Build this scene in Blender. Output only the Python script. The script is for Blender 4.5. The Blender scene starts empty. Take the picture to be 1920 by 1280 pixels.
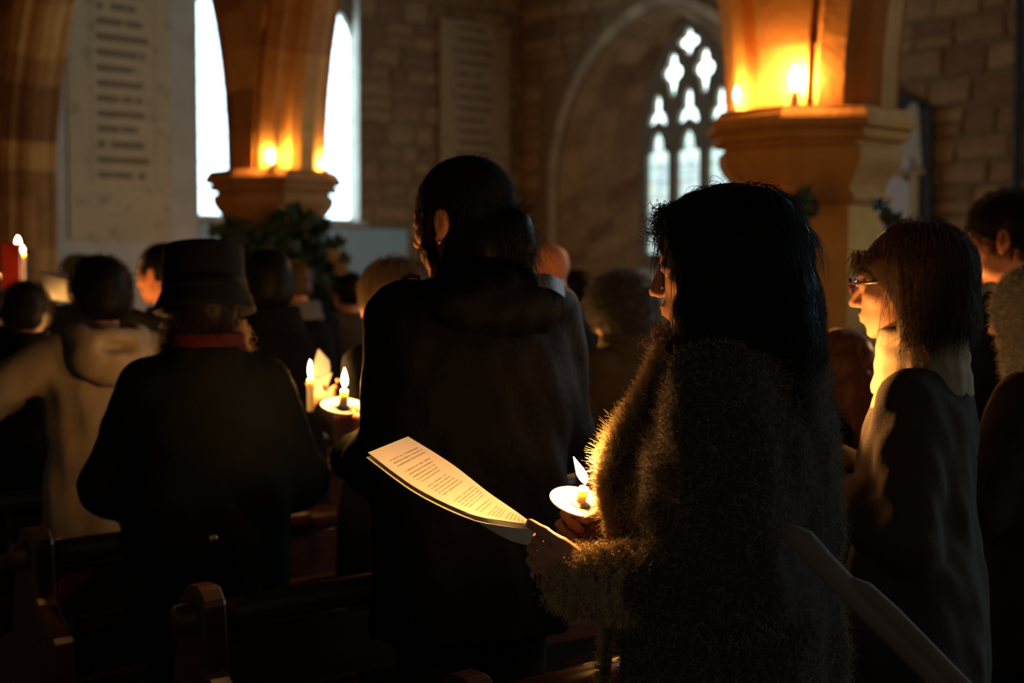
import bpy, bmesh, math, random
import numpy as np
from mathutils import Matrix, Vector, Quaternion

random.seed(7)
rng = np.random.default_rng(7)
SC = bpy.context.scene
COL = SC.collection
R = math.radians

# ------------------------------------------------------------------ camera, world, exposure
FPX = 2600.0
CAMZ = 1.51
TILT = math.atan(120 / FPX)
cam_d = bpy.data.cameras.new('camera')
cam = bpy.data.objects.new('camera', cam_d)
COL.objects.link(cam)
cam.location = (0, 0, CAMZ)
cam.rotation_euler = (R(90) - TILT, 0, 0)
cam_d.sensor_width = 36
cam_d.lens = FPX * 36 / 1920
cam_d.clip_start = 0.05
cam_d.dof.use_dof = True
cam_d.dof.focus_distance = 2.28
cam_d.dof.aperture_fstop = 3.2
SC.camera = cam
SC.view_settings.view_transform = 'Standard'
SC.view_settings.look = 'None'
SC.view_settings.exposure = 0.0
SC.view_settings.gamma = 1.0
SC.view_settings.use_curve_mapping = False
world = bpy.data.worlds.new('dusk_sky')
SC.world = world
world.use_nodes = True
world.node_tree.nodes['Background'].inputs[0].default_value = (0.62, 0.85, 1.0, 1)
world.node_tree.nodes['Background'].inputs[1].default_value = 0.15
SC.cycles.use_denoising = True
SC.cycles.max_bounces = 6
SC.cycles.diffuse_bounces = 3
SC.cycles.glossy_bounces = 3
SC.cycles.transmission_bounces = 4
SC.cycles.sample_clamp_indirect = 3.0
SC.cycles.caustics_reflective = False
SC.cycles.caustics_refractive = False

WINDOW_LIGHT = 4.6       # radiance of the daylit glass
FLAME_LIGHT = 1500.0     # radiance of a candle flame


def P(px, py, Y):
    """point of the place seen at pixel (px, py) at the distance Y in front of the camera"""
    a, b = (px - 960) / FPX, (640 - py) / FPX
    d = Vector((a, math.cos(TILT) + b * math.sin(TILT), -math.sin(TILT) + b * math.cos(TILT)))
    return Vector((0, 0, CAMZ)) + d * (Y / d.y)


# the church stands turned to the camera: x across the nave, y along it towards the altar
ANG = math.atan2(0.66, 0.75)
CH = Matrix.Rotation(ANG, 4, 'Z')
CHI = CH.inverted()


def to_church(p):
    return CHI @ Vector(p)


# ------------------------------------------------------------------ linking helpers
WM = {}


def put(o, M, parent=None):
    COL.objects.link(o)
    WM[o] = M.copy()
    if parent is not None:
        o.parent = parent
        o.matrix_basis = WM[parent].inverted() @ M
    else:
        o.matrix_basis = M
    return o


def ob(name, mesh, mat=None, parent=None, M=None):
    if mat is not None and len(mesh.materials) == 0:
        mesh.materials.append(mat)
    o = bpy.data.objects.new(name, mesh)
    if M is None:
        M = WM[parent] if parent is not None else Matrix()
    return put(o, M, parent)


def empty(name, M):
    o = bpy.data.objects.new(name, None)
    o.empty_display_size = 0.1
    return put(o, M)


def tag(o, label=None, cat=None, group=None, kind=None):
    if label: o['label'] = label
    if cat: o['category'] = cat
    if group: o['group'] = group
    if kind: o['kind'] = kind
    return o


def T(x, y, z):
    return Matrix.Translation((x, y, z))


def S3(x, y, z):
    return Matrix.Diagonal((x, y, z, 1))


def pyd(name, v, f, smooth=False):
    me = bpy.data.meshes.new(name)
    me.from_pydata([tuple(map(float, a)) for a in v], [], [tuple(map(int, a)) for a in f])
    if smooth:
        me.polygons.foreach_set('use_smooth', [True] * len(me.polygons))
    me.update()
    return me


def nmesh(name, V, Q, smooth=True):
    """mesh from numpy vertices and quads"""
    me = bpy.data.meshes.new(name)
    V = np.asarray(V, np.float32); Q = np.asarray(Q, np.int32)
    me.vertices.add(len(V)); me.vertices.foreach_set('co', V.ravel())
    n = len(Q); k = Q.shape[1]
    me.loops.add(n * k); me.loops.foreach_set('vertex_index', Q.ravel())
    me.polygons.add(n); me.polygons.foreach_set('loop_start', np.arange(n, dtype=np.int32) * k)
    me.update(calc_edges=True)
    if smooth:
        me.polygons.foreach_set('use_smooth', np.ones(n, bool))
    me.validate()
    return me


def box_mesh(name, x0, x1, y0, y1, z0, z1, bev=0.0, seg=1):
    bm = bmesh.new()
    vs = [bm.verts.new((x, y, z)) for x in (x0, x1) for y in (y0, y1) for z in (z0, z1)]
    for f in ((0, 1, 3, 2), (4, 6, 7, 5), (0, 4, 5, 1), (2, 3, 7, 6), (0, 2, 6, 4), (1, 5, 7, 3)):
        bm.faces.new([vs[i] for i in f])
    if bev > 0:
        bmesh.ops.bevel(bm, geom=list(bm.edges), offset=bev, segments=seg, affect='EDGES', profile=0.5)
    bmesh.ops.recalc_face_normals(bm, faces=bm.faces)
    me = bpy.data.meshes.new(name); bm.to_mesh(me); bm.free()
    if bev > 0:
        me.polygons.foreach_set('use_smooth', [seg > 1] * len(me.polygons))
    return me


def prism(name, poly, axis, a0, a1, bev=0.0):
    """closed polygon [(p,q)] pushed along an axis"""
    def pt(p, q, a):
        return {'x': (a, p, q), 'y': (p, a, q), 'z': (p, q, a)}[axis]
    bm = bmesh.new()
    A = [bm.verts.new(pt(p, q, a0)) for p, q in poly]
    B = [bm.verts.new(pt(p, q, a1)) for p, q in poly]
    n = len(poly)
    bm.faces.new(A); bm.faces.new(B[::-1])
    for i in range(n):
        j = (i + 1) % n
        bm.faces.new((A[j], A[i], B[i], B[j]))
    bmesh.ops.recalc_face_normals(bm, faces=bm.faces)
    if bev:
        bmesh.ops.bevel(bm, geom=list(bm.edges), offset=bev, segments=1, affect='EDGES', profile=0.5)
    me = bpy.data.meshes.new(name); bm.to_mesh(me); bm.free()
    return me


def lathe(name, prof, n=24, rot=0.0, smooth=True, cap=True):
    """prof: (radius, z) from bottom to top"""
    v, f = [], []
    for r, z in prof:
        for i in range(n):
            a = rot + 2 * math.pi * i / n
            v.append((r * math.cos(a), r * math.sin(a), z))
    for k in range(len(prof) - 1):
        for i in range(n):
            j = (i + 1) % n
            f.append((k * n + i, k * n + j, (k + 1) * n + j, (k + 1) * n + i))
    if cap:
        f.append(tuple(range(n))[::-1])
        f.append(tuple((len(prof) - 1) * n + i for i in range(n)))
    return pyd(name, v, f, smooth)


def tube(name, pts, rad, n=8, smooth=True):
    """round bar along points; rad a number or a list"""
    pts = [Vector(p) for p in pts]
    if not hasattr(rad, '__len__'): rad = [rad] * len(pts)
    v, f = [], []
    t0 = (pts[1] - pts[0]).normalized()
    nrm = t0.orthogonal().normalized()
    for i, p in enumerate(pts):
        t = (pts[min(i + 1, len(pts) - 1)] - pts[max(i - 1, 0)]).normalized()
        nrm = (nrm - t * nrm.dot(t)).normalized()
        b = t.cross(nrm)
        for k in range(n):
            a = 2 * math.pi * k / n
            v.append(p + (nrm * math.cos(a) + b * math.sin(a)) * rad[i])
    m = len(pts)
    for i in range(m - 1):
        for k in range(n):
            l = (k + 1) % n
            f.append((i * n + k, i * n + l, (i + 1) * n + l, (i + 1) * n + k))
    f.append(tuple(range(n))[::-1]); f.append(tuple((m - 1) * n + k for k in range(n)))
    return pyd(name, v, f, smooth)


def curve_plate(name, outer, holes, depth, bevel=0.0):
    """flat plate with holes (x, z outlines), thickness depth along y, centred on y=0"""
    cu = bpy.data.curves.new(name, 'CURVE')
    cu.dimensions = '2D'; cu.fill_mode = 'BOTH'
    cu.extrude = depth / 2; cu.bevel_depth = bevel; cu.bevel_resolution = 1
    for pts in [outer] + holes:
        sp = cu.splines.new('POLY')
        sp.points.add(len(pts) - 1)
        for i, (x, z) in enumerate(pts):
            sp.points[i].co = (x, z, 0, 1)
        sp.use_cyclic_u = True
    o = bpy.data.objects.new(name + '_tmp', cu)
    me = bpy.data.meshes.new_from_object(o)
    bpy.data.objects.remove(o); bpy.data.curves.remove(cu)
    me.transform(Matrix.Rotation(R(90), 4, 'X'))
    me.name = name
    return me


# ------------------------------------------------------------------ materials
class G:
    """tiny helper around a node tree"""
    def __init__(s, name):
        s.m = bpy.data.materials.new(name); s.m.use_nodes = True
        s.t = s.m.node_tree; s.n = s.t.nodes; s.l = s.t.links
        s.b = s.n['Principled BSDF']
        s.out = s.n['Material Output']
    def node(s, kind, **kw):
        n = s.n.new(kind)
        for k, v in kw.items(): setattr(n, k, v)
        return n
    def set(s, sock, v):
        if hasattr(v, 'is_linked') or hasattr(v, 'links'): s.l.new(v, sock)
        else: sock.default_value = v
    def math(s, op, a, b=0.0, c=0.0, clamp=False):
        n = s.node('ShaderNodeMath', operation=op, use_clamp=clamp)
        for i, v in enumerate((a, b, c)): s.set(n.inputs[i], v)
        return n.outputs[0]
    def mix(s, f, a, b, mode='MIX'):
        n = s.node('ShaderNodeMix', data_type='RGBA', blend_type=mode)
        s.set(n.inputs[0], f); s.set(n.inputs[6], a if hasattr(a, 'links') else (*a, 1)); s.set(n.inputs[7], b if hasattr(b, 'links') else (*b, 1))
        return n.outputs[2]
    def noise(s, scale, vec=None, detail=3, rough=0.55):
        n = s.node('ShaderNodeTexNoise'); n.inputs['Scale'].default_value = scale
        n.inputs['Detail'].default_value = detail; n.inputs['Roughness'].default_value = rough
        if vec is not None: s.l.new(vec, n.inputs['Vector'])
        return n.outputs[0]
    def coord(s, which='Object'):
        return s.node('ShaderNodeTexCoord').outputs[which]
    def xyz(s, vec):
        n = s.node('ShaderNodeSeparateXYZ'); s.l.new(vec, n.inputs[0]); return n.outputs
    def ramp(s, f, stops):
        n = s.node('ShaderNodeValToRGB'); s.set(n.inputs[0], f)
        e = n.color_ramp.elements
        while len(e) < len(stops): e.new(0.5)
        for i, (p, c) in enumerate(stops): e[i].position = p; e[i].color = (*c, 1)
        return n.outputs[0]
    def bump(s, h, strength=0.3, dist=0.01):
        n = s.node('ShaderNodeBump'); n.inputs['Strength'].default_value = strength; n.inputs['Distance'].default_value = dist
        s.l.new(h, n.inputs['Height']); s.l.new(n.outputs[0], s.b.inputs['Normal'])
    def done(s, color=None, rough=None, spec=None, metal=None):
        if color is not None: s.set(s.b.inputs['Base Color'], color if hasattr(color, 'links') else (*color, 1))
        if rough is not None: s.set(s.b.inputs['Roughness'], rough)
        if spec is not None: s.b.inputs['Specular IOR Level'].default_value = spec
        if metal is not None: s.b.inputs['Metallic'].default_value = metal
        return s.m


def surf(name, a, b, scale=6, rough=0.8, bump=0.2, bscale=40, spec=0.2, rand=0.0, metal=None, sheen=0.0):
    g = G(name)
    n = g.noise(scale, g.coord('Object'))
    c = g.mix(g.ramp(n, [(0.3, (0, 0, 0)), (0.7, (1, 1, 1))]), a, b)
    if rand:
        r = g.node('ShaderNodeObjectInfo').outputs['Random']
        k = g.math('MULTIPLY_ADD', r, 2 * rand, 1 - rand)
        hs = g.node('ShaderNodeHueSaturation')
        g.l.new(k, hs.inputs['Value']); g.l.new(c, hs.inputs['Color'])
        g.set(hs.inputs['Hue'], g.math('MULTIPLY_ADD', r, 0.02, 0.49))
        c = hs.outputs[0]
    if bump: g.bump(g.noise(bscale, g.coord('Object')), bump, 0.01)
    if sheen:
        g.b.inputs['Sheen Weight'].default_value = sheen
    return g.done(c, rough, spec, metal)


def emit(name, col, strength):
    g = G(name)
    g.b.inputs['Base Color'].default_value = (0, 0, 0, 1)
    g.b.inputs['Specular IOR Level'].default_value = 0
    g.b.inputs['Emission Color'].default_value = (*col, 1)
    g.b.inputs['Emission Strength'].default_value = strength
    return g.m


M_ashlar = surf('sandstone_ashlar', (0.56, 0.27, 0.085), (0.44, 0.20, 0.06), 5, 0.9, 0.35, 30, 0.1, rand=0.45)
M_rubble = surf('rubble_stone', (0.48, 0.295, 0.165), (0.35, 0.205, 0.112), 4, 0.95, 0.6, 22, 0.1, rand=0.28)
M_mortar = surf('lime_mortar', (0.36, 0.24, 0.14), (0.26, 0.17, 0.10), 9, 0.95, 0.4, 40, 0.05)
M_paleston = surf('pale_dressed_stone', (0.62, 0.47, 0.32), (0.50, 0.37, 0.25), 6, 0.9, 0.3, 30, 0.1, rand=0.18)
M_plaster = surf('lime_plaster', (0.72, 0.67, 0.58), (0.58, 0.53, 0.45), 3, 0.9, 0.35, 14, 0.1)
M_white = surf('limewash_daylight_tint', (0.50, 0.72, 0.86), (0.44, 0.65, 0.78), 3, 0.9, 0.2, 14, 0.1)  # blue daylight falling on the white limewash is put into its colour
M_tracery = surf('window_tracery_stone', (0.30, 0.25, 0.19), (0.22, 0.18, 0.14), 6, 0.9, 0.3, 25, 0.1)
M_floor = surf('stone_floor', (0.20, 0.15, 0.11), (0.12, 0.09, 0.07), 3, 0.7, 0.2, 20, 0.3)
M_roof = surf('roof_boards', (0.16, 0.09, 0.05), (0.10, 0.055, 0.03), 5, 0.8, 0.2, 20, 0.2)
M_marble = surf('white_marble', (0.78, 0.78, 0.80), (0.66, 0.67, 0.70), 4, 0.45, 0.05, 20, 0.4)
M_slate = surf('dark_slate', (0.055, 0.06, 0.07), (0.035, 0.04, 0.05), 6, 0.6, 0.1, 30, 0.3)
M_lead = surf('lead_cames', (0.03, 0.035, 0.035), (0.05, 0.055, 0.055), 20, 0.6, 0.1, 60, 0.3)


def wood_mat():
    g = G('dark_oiled_oak')
    v = g.coord('Object')
    m = g.node('ShaderNodeMapping'); m.inputs['Scale'].default_value = (1.2, 14, 14); g.l.new(v, m.inputs[0])
    n = g.noise(3, m.outputs[0], 5, 0.6)
    c = g.ramp(n, [(0.25, (0.028, 0.010, 0.004)), (0.75, (0.08, 0.030, 0.012))])
    g.bump(n, 0.15, 0.004)
    return g.done(c, 0.33, 0.4)


M_wood = wood_mat()


def glass_mat(stained):
    """daylit leaded glass: brighter and paler high up, tinted figures low down in the stained lights"""
    g = G('stained_daylit_glass' if stained else 'plain_daylit_glass')
    v = g.coord('Object')
    vo = g.node('ShaderNodeTexVoronoi'); vo.inputs['Scale'].default_value = 9.0; g.l.new(v, vo.inputs['Vector'])
    hs = g.node('ShaderNodeHueSaturation'); hs.inputs['Saturation'].default_value = 0.45 if stained else 0.08
    hs.inputs['Value'].default_value = 1.0
    g.l.new(vo.outputs['Color'], hs.inputs['Color'])
    base = g.mix(0.62 if stained else 0.93, hs.outputs[0], (0.68, 1.0, 0.97) if stained else (0.58, 0.86, 1.0))
    z = g.xyz(v)[2]
    if stained:
        k = g.math('ADD', g.math('MULTIPLY', g.math('SUBTRACT', z, 3.0), 0.7, 0.0, True), 0.25, clamp=True)
        st = g.math('MULTIPLY', k, WINDOW_LIGHT)
    else:
        st = WINDOW_LIGHT
    g.b.inputs['Base Color'].default_value = (0.02, 0.03, 0.03, 1)
    g.set(g.b.inputs['Emission Color'], base); g.set(g.b.inputs['Emission Strength'], st)
    g.b.inputs['Roughness'].default_value = 0.2
    return g.m


M_stained = glass_mat(True)
M_plain = glass_mat(False)


def text_panel_mat(w, h, spacing, paper, ink, x0, x1, seed, z1, strength=0.75):
    """old painted lettering, too worn to read: broken rows of strokes in a bordered column"""
    g = G('worn_painted_text')
    v = g.coord('Object'); X, Y, Z = g.xyz(v)
    wv = g.noise(1.3, v, 2)
    zz = g.math('ADD', Z, g.math('MULTIPLY', wv, 0.05))
    row = g.math('DIVIDE', zz, spacing)
    rid = g.math('FLOOR', row); fr = g.math('FRACT', row)
    inrow = g.math('MULTIPLY', g.math('GREATER_THAN', fr, 0.22), g.math('LESS_THAN', fr, 0.68))
    cb = g.node('ShaderNodeCombineXYZ')
    g.l.new(g.math('MULTIPLY', X, 20.0 / spacing * 0.17), cb.inputs[0]); g.l.new(g.math('MULTIPLY', rid, 7.31), cb.inputs[1]); cb.inputs[2].default_value = seed
    words = g.math('GREATER_THAN', g.noise(0.55, cb.outputs[0], 1), 0.35)
    cb2 = g.node('ShaderNodeCombineXYZ')
    g.l.new(g.math('MULTIPLY', X, 60.0), cb2.inputs[0]); g.l.new(g.math('MULTIPLY', Z, 30.0), cb2.inputs[1])
    strokes = g.math('GREATER_THAN', g.noise(0.9, cb2.outputs[0], 2), 0.34)
    col = g.math('MULTIPLY', g.math('GREATER_THAN', X, x0), g.math('LESS_THAN', X, x1))
    end = g.math('LESS_THAN', g.math('ADD', X, g.math('MULTIPLY', g.math('SINE', g.math('MULTIPLY', rid, 4.7)), 0.09)), x1 - 0.06)
    low = g.math('GREATER_THAN', Z, z1)
    wear = g.math('GREATER_THAN', g.noise(5, v, 4), 0.30)
    k = inrow
    for q in (words, strokes, col, end, low, wear): k = g.math('MULTIPLY', k, q)
    edge = g.math('MULTIPLY', g.math('COMPARE', X, x0 - 0.07, 0.008), low)
    edge2 = g.math('MULTIPLY', g.math('COMPARE', X, x1 + 0.07, 0.008), low)
    k = g.math('ADD', k, g.math('MULTIPLY', g.math('ADD', edge, edge2), 0.6), clamp=True)
    # flourishes along the border
    fl = g.math('MULTIPLY', g.math('GREATER_THAN', g.noise(6, v, 3), 0.60), g.math('SUBTRACT', 1.0, g.math('MULTIPLY', col, low)))
    k = g.math('ADD', k, g.math('MULTIPLY', fl, 0.45), clamp=True)
    base = g.mix(g.noise(2.5, v, 4), paper, tuple(c * 0.72 for c in paper))
    c = g.mix(g.math('MULTIPLY', k, strength), base, ink)
    g.bump(g.noise(20, v), 0.2, 0.01)
    return g.done(c, 0.9, 0.1)


# ------------------------------------------------------------------ the church: dimensions
AX = 5.90                    # line of the arcade
PY = (-0.79, 4.39, 9.57, 14.75)
EAST, NORTH, TOP = 14.90, 13.30, 7.4
SPRING = 2.34
WEST, SOUTH = -7.5, -7.0

floor = ob('floor', box_mesh('floor', SOUTH - .3, NORTH + 1, WEST - .3, EAST + 1, -0.2, 0), M_floor, None, CH)
tag(floor, 'dark stone church floor under the pews', kind='structure')
ceil = ob('ceiling', box_mesh('ceiling', SOUTH - .3, NORTH + 1.2, WEST - .3, EAST + 1, TOP, TOP + 0.2), M_roof, None, CH)
tag(ceil, 'dark boarded church roof', kind='structure')

# east wall, pierced by the three-light window
# a point of the east wall by its distance t from the arcade line
def east_x(t): return AX + t

WX0, WX1 = AX + 2.24, AX + 4.57      # window opening
SILL, HEAD = 2.24, 6.0
east = empty('wall_east', CH)
tag(east, 'stone and plaster east wall of the aisle', kind='structure')
D0, D1 = EAST + 0.02, EAST + 0.5
for nm, a in (('masonry_core', (SOUTH, WX0, 0, TOP)), ('masonry_core', (WX1, NORTH + .3, 0, TOP)),
              ('masonry_core', (WX0, WX1, 0, SILL - .9)), ('masonry_core', (WX0, WX1, HEAD, TOP))):
    ob(nm, box_mesh(nm, a[0], a[1], D0, D1, a[2], a[3]), M_mortar, east, CH)
# wide sloping sill below the glass
ob('sloping_sill', prism('sloping_sill', [(D0 - .02, SILL - 0.95), (D0 - .02, SILL - 0.92), (D0 + 0.32, SILL), (D1, SILL), (D1, SILL - 0.95)], 'x', WX0, WX1 + 0.02), M_plaster, east, CH)
# plastered part with the painted text
ob('plaster', box_mesh('plaster', AX + 0.2, WX0, EAST - .012, D0, 0.0, TOP), M_plaster, east, CH)
ob('plaster', box_mesh('plaster', WX0, WX0 + .012, EAST, D1, SILL, HEAD), M_plaster, east, CH)
ob('plaster', box_mesh('plaster', WX1 - .006, WX1 + .02, EAST, D1, SILL, HEAD), M_plaster, east, CH)
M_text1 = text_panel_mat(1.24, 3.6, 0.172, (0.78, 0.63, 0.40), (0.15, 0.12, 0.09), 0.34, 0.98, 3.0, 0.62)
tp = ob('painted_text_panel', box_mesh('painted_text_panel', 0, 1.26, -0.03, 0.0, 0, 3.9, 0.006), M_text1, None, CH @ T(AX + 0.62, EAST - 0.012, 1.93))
tag(tp, 'tall pale wall panel of worn painted lettering beside the pointed stone pier', 'wall panel')
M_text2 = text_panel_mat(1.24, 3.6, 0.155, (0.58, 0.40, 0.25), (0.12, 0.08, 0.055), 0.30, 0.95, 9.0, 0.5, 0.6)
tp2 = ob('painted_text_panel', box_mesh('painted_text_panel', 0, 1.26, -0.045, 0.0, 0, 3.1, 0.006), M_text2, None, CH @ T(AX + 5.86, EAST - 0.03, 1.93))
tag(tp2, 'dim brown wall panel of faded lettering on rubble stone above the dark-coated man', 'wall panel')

# rubble stones laid into a wall face, as single pieces sharing a few meshes
def stone_shapes(n, seed, rough=0.12):
    r = random.Random(seed); out = []
    for k in range(n):
        bm = bmesh.new()
        c = [(r.uniform(-.5, -.5 + rough * .5), r.uniform(-.5, -.5 + rough)), (r.uniform(.5 - rough * .5, .5), r.uniform(-.5, -.5 + rough)),
             (r.uniform(.5 - rough * .5, .5), r.uniform(.5 - rough, .5)), (r.uniform(-.5, -.5 + rough * .5), r.uniform(.5 - rough, .5))]
        back = [bm.verts.new((x, 0.5, z)) for x, z in c]
        mid = [bm.verts.new((x, -0.2, z)) for x, z in c]
        fr = [bm.verts.new((x * .975, -0.5 + r.uniform(0, .2), z * .96)) for x, z in c]
        bm.faces.new(fr)
        for i in range(4):
            j = (i + 1) % 4
            bm.faces.new((mid[i], mid[j], fr[j], fr[i])); bm.faces.new((back[i], back[j], mid[j], mid[i]))
        bmesh.ops.recalc_face_normals(bm, faces=bm.faces)
        for f in bm.faces:
            if f.normal.y > .9: f.normal_flip()
        me = bpy.data.meshes.new('stone'); bm.to_mesh(me); bm.free()
        me.materials.append(M_rubble); out.append(me)
    return out


STONES = stone_shapes(12, 5, .17)


def lay_stones(parent, frame, regions, inside, hmin=.2, hmax=.34, wmin=.26, wmax=.62, seed=1, depth=0.09):
    r = random.Random(seed); n = 0
    for (x0, x1, z0, z1) in regions:
        z = z0
        while z < z1 - .05:
            h = min(r.uniform(hmin, hmax), z1 - z)
            x = x0 - r.uniform(0, .2)
            while x < x1 - .04:
                w = r.uniform(wmin, wmax)
                xa, xb = max(x, x0), min(x + w, x1)
                if xb - xa > .05 and inside((xa + xb) / 2, z + h / 2, (xb - xa) / 2, h / 2):
                    two = h > .27 and r.random() < .3
                    for (za, zb) in (((z, z + h / 2), (z + h / 2, z + h)) if two else ((z, z + h),)):
                        o = bpy.data.objects.new('stone', r.choice(STONES))
                        put(o, frame @ T((xa + xb) / 2, r.uniform(-.006, .006), (za + zb) / 2) @ S3((xb - xa) - .004, depth, (zb - za) - .004), parent)
                        n += 1
                x += w
            z += h
    return n


def ok_east(x, z, hx, hz):
    return not (z - hz < SILL - .09 and x - hx < WX1 + .75)
EF = CH @ T(0, EAST + 0.03, 0)
n1 = lay_stones(east, EF, [(WX1 + .02, NORTH, 1.5, 5.6)], ok_east, seed=11)
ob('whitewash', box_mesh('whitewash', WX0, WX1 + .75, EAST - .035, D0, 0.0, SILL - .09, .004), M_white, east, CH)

# window in the east wall: three lights, leaded panes
def light_outline(x0, x1, z0, zs, rise, n=12):
    """straight sides, pointed head"""
    c = (x0 + x1) / 2; hw = (x1 - x0) / 2
    cc = (rise * rise - hw * hw) / (2 * hw); Rr = cc + hw
    pts = [(x0, z0), (x1, z0)]
    a1 = math.asin(min(1, rise / Rr))
    for i in range(n + 1):
        a = a1 * i / n
        pts.append((c - cc + Rr * math.cos(a), zs + Rr * math.sin(a)))
    for i in range(n, -1, -1):
        a = a1 * i / n
        pts.append((c + cc - Rr * math.cos(a), zs + Rr * math.sin(a)))
    return pts


win = empty('window_1', CH)
tag(win, 'tall three-light church window glowing white behind the left pillar', kind='structure')
lw, mw = 0.69, 0.11
holes = []
for k in range(3):
    x0 = WX0 + 0.01 + k * (lw + mw + .015)
    holes.append(light_outline(x0 + .015, x0 + lw, SILL + .03, 4.55, 0.46))
    holes.append([(x0 + lw / 2 + 0.2 * math.cos(a) * (1 + .12 * math.cos(4 * a)), 5.32 + 0.2 * math.sin(a) * (1 + .12 * math.cos(4 * a))) for a in [2 * math.pi * i / 24 for i in range(24)]])
me = curve_plate('window_tracery', [(WX0, SILL), (WX1, SILL), (WX1, HEAD), (WX0, HEAD)], holes, 0.12)
ob('window_tracery', me, M_tracery, win, CH @ T(0, EAST + 0.20, 0))
for k, hpts in enumerate(holes):
    xs = [p[0] for p in hpts]; zs = [p[1] for p in hpts]
    pm = pyd('pane', [(x, 0, z) for x, z in hpts], [tuple(range(len(hpts)))])
    o = ob('pane', pm, M_plain, win, CH @ T(0, EAST + 0.22, 0))
    if k % 2 == 0:      # saddle bars and lead lines
        b = bmesh.new()
        x0, x1, z0 = min(xs), max(xs), min(zs)
        for i in range(1, 9):
            z = z0 + i * .32
            v = [b.verts.new(p) for p in ((x0, 0, z - .006), (x1, 0, z - .006), (x1, 0, z + .006), (x0, 0, z + .006))]
            b.faces.new(v)
        ex = bmesh.ops.extrude_face_region(b, geom=b.faces[:])
        bmesh.ops.translate(b, verts=[e for e in ex['geom'] if isinstance(e, bmesh.types.BMVert)], vec=(0, -.01, 0))
        bar = bpy.data.meshes.new('saddle_bars'); b.to_mesh(bar); b.free()
        tag(ob('saddle_bars', bar, M_lead, win, CH @ T(0, EAST + 0.205, 0)), kind='stuff')
ob('sill', box_mesh('sill', WX0 - .05, WX1 + .12, EAST - .03, EAST + .36, SILL - .07, SILL, .015), M_plaster, win, CH)

# north wall with the deep arched embrasure and the net-tracery window
CS = EAST - 2.66             # y of the middle of the embrasure
RHW, RSP, RC = 1.95, 2.75, .35   # rear arch: half width, springing height, offset of the arc centres
RR = RHW + RC
OHW, OSP = 0.84, 3.40        # window outline
DEEP = 0.60


def rear_pt(k):              # 0..1 from the east foot over the top to the west foot; returns (offset from the middle along y, z)
    a1 = math.acos(RC / RR)
    if k <= .5:
        a = a1 * k * 2; return -RC + RR * math.cos(a), RSP + RR * math.sin(a)
    a = a1 * (1 - k) * 2; return RC - RR * math.cos(a), RSP + RR * math.sin(a)
def out_pt(k):
    c = .962; Rr = c + OHW
    a1 = math.acos(c / Rr)
    if k <= .5:
        a = a1 * k * 2; return -c + Rr * math.cos(a), OSP + Rr * math.sin(a)
    a = a1 * (1 - k) * 2; return c - Rr * math.cos(a), OSP + Rr * math.sin(a)


NK = 24
rear = [rear_pt(k / NK) for k in range(NK + 1)]
outw = [out_pt(k / NK) for k in range(NK + 1)]
FOOT = 1.15                  # bottom of the embrasure
north = empty('wall_north', CH)
tag(north, 'rubble north wall of the aisle with a deep arched window recess', kind='structure')
# the wall's own frame: x along the wall (from the corner towards the west), y into the wall, z up
NF = CH @ Matrix.Translation((NORTH, EAST, 0)) @ Matrix.Rotation(R(-90), 4, 'Z')
NM = 2.66
NWIN = [7.6 + 4.2 * i for i in range(4)]     # further windows of the aisle, west of the picture
hole = [(NM - x, z) for x, z in rear]
hole = [(NM - RHW, FOOT)] + hole + [(NM + RHW, FOOT)]
more = [light_outline(c + 3.2 - 1.4, c + 3.2 + 1.4, 1.6, 4.2, 2.2) for c in NWIN[:3]]
me = curve_plate('masonry_core', [(-.3, 0), (EAST - WEST, 0), (EAST - WEST, TOP), (-.3, TOP)], [hole] + more, 0.06)
ob('masonry_core', me, M_mortar, north, NF @ T(0, 0.05, 0))
def in_hole(x, z):
    x -= NM
    if abs(x) > RHW or z < FOOT: return False
    return z < RSP or abs(x) < math.sqrt(max(RR * RR - (z - RSP) ** 2, 0)) - RC
def ok_north(x, z, hx, hz):
    g = .14
    for sx in (-1, 0, 1):
        for sz in (-1, 0, 1):
            xx, zz = x + sx * hx, z + sz * hz
            dx = xx - NM
            if zz > FOOT and abs(dx) < RHW + g and (zz < RSP or abs(dx) < math.sqrt(max((RR + g) ** 2 - (zz - RSP) ** 2, 0)) - RC): return False
    return True
n2 = lay_stones(north, NF @ T(0, .03, 0), [(0, 9.3, 1.6, 5.4)], ok_north, seed=23, wmin=.3, wmax=.7, hmin=.22)
# arch ring of pale dressed voussoirs
for k in range(NK):
    (xa, za), (xb, zb) = rear[k], rear[k + 1]
    na = Vector((xa + math.copysign(RC, xa), za - RSP)).normalized() if za > RSP + .01 else Vector((math.copysign(1, xa), 0))
    nb = Vector((xb + math.copysign(RC, xb), zb - RSP)).normalized() if zb > RSP + .01 else Vector((math.copysign(1, xb), 0))
    w = .13; pr = random.uniform(-.008, .008)
    prof = [((xa, za), (xb, zb), 0.10), ((xa, za), (xb, zb), -.005), ((xa + na.x * .05, za + na.y * .05), (xb + nb.x * .05, zb + nb.y * .05), -.03 + pr),
            ((xa + na.x * w, za + na.y * w), (xb + nb.x * w, zb + nb.y * w), -.03 + pr), ((xa + na.x * w, za + na.y * w), (xb + nb.x * w, zb + nb.y * w), .1)]
    v, f = [], []
    for (p, q, y) in prof:
        v.append((NM - p[0], y, p[1])); v.append((NM - q[0], y, q[1]))
    for i in range(4): f.append((2 * i, 2 * i + 1, 2 * i + 3, 2 * i + 2))
    f.append((0, 2, 4, 6, 8)); f.append((9, 7, 5, 3, 1))
    ob('voussoir', pyd('voussoir', v, f), M_paleston, north, NF)
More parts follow.
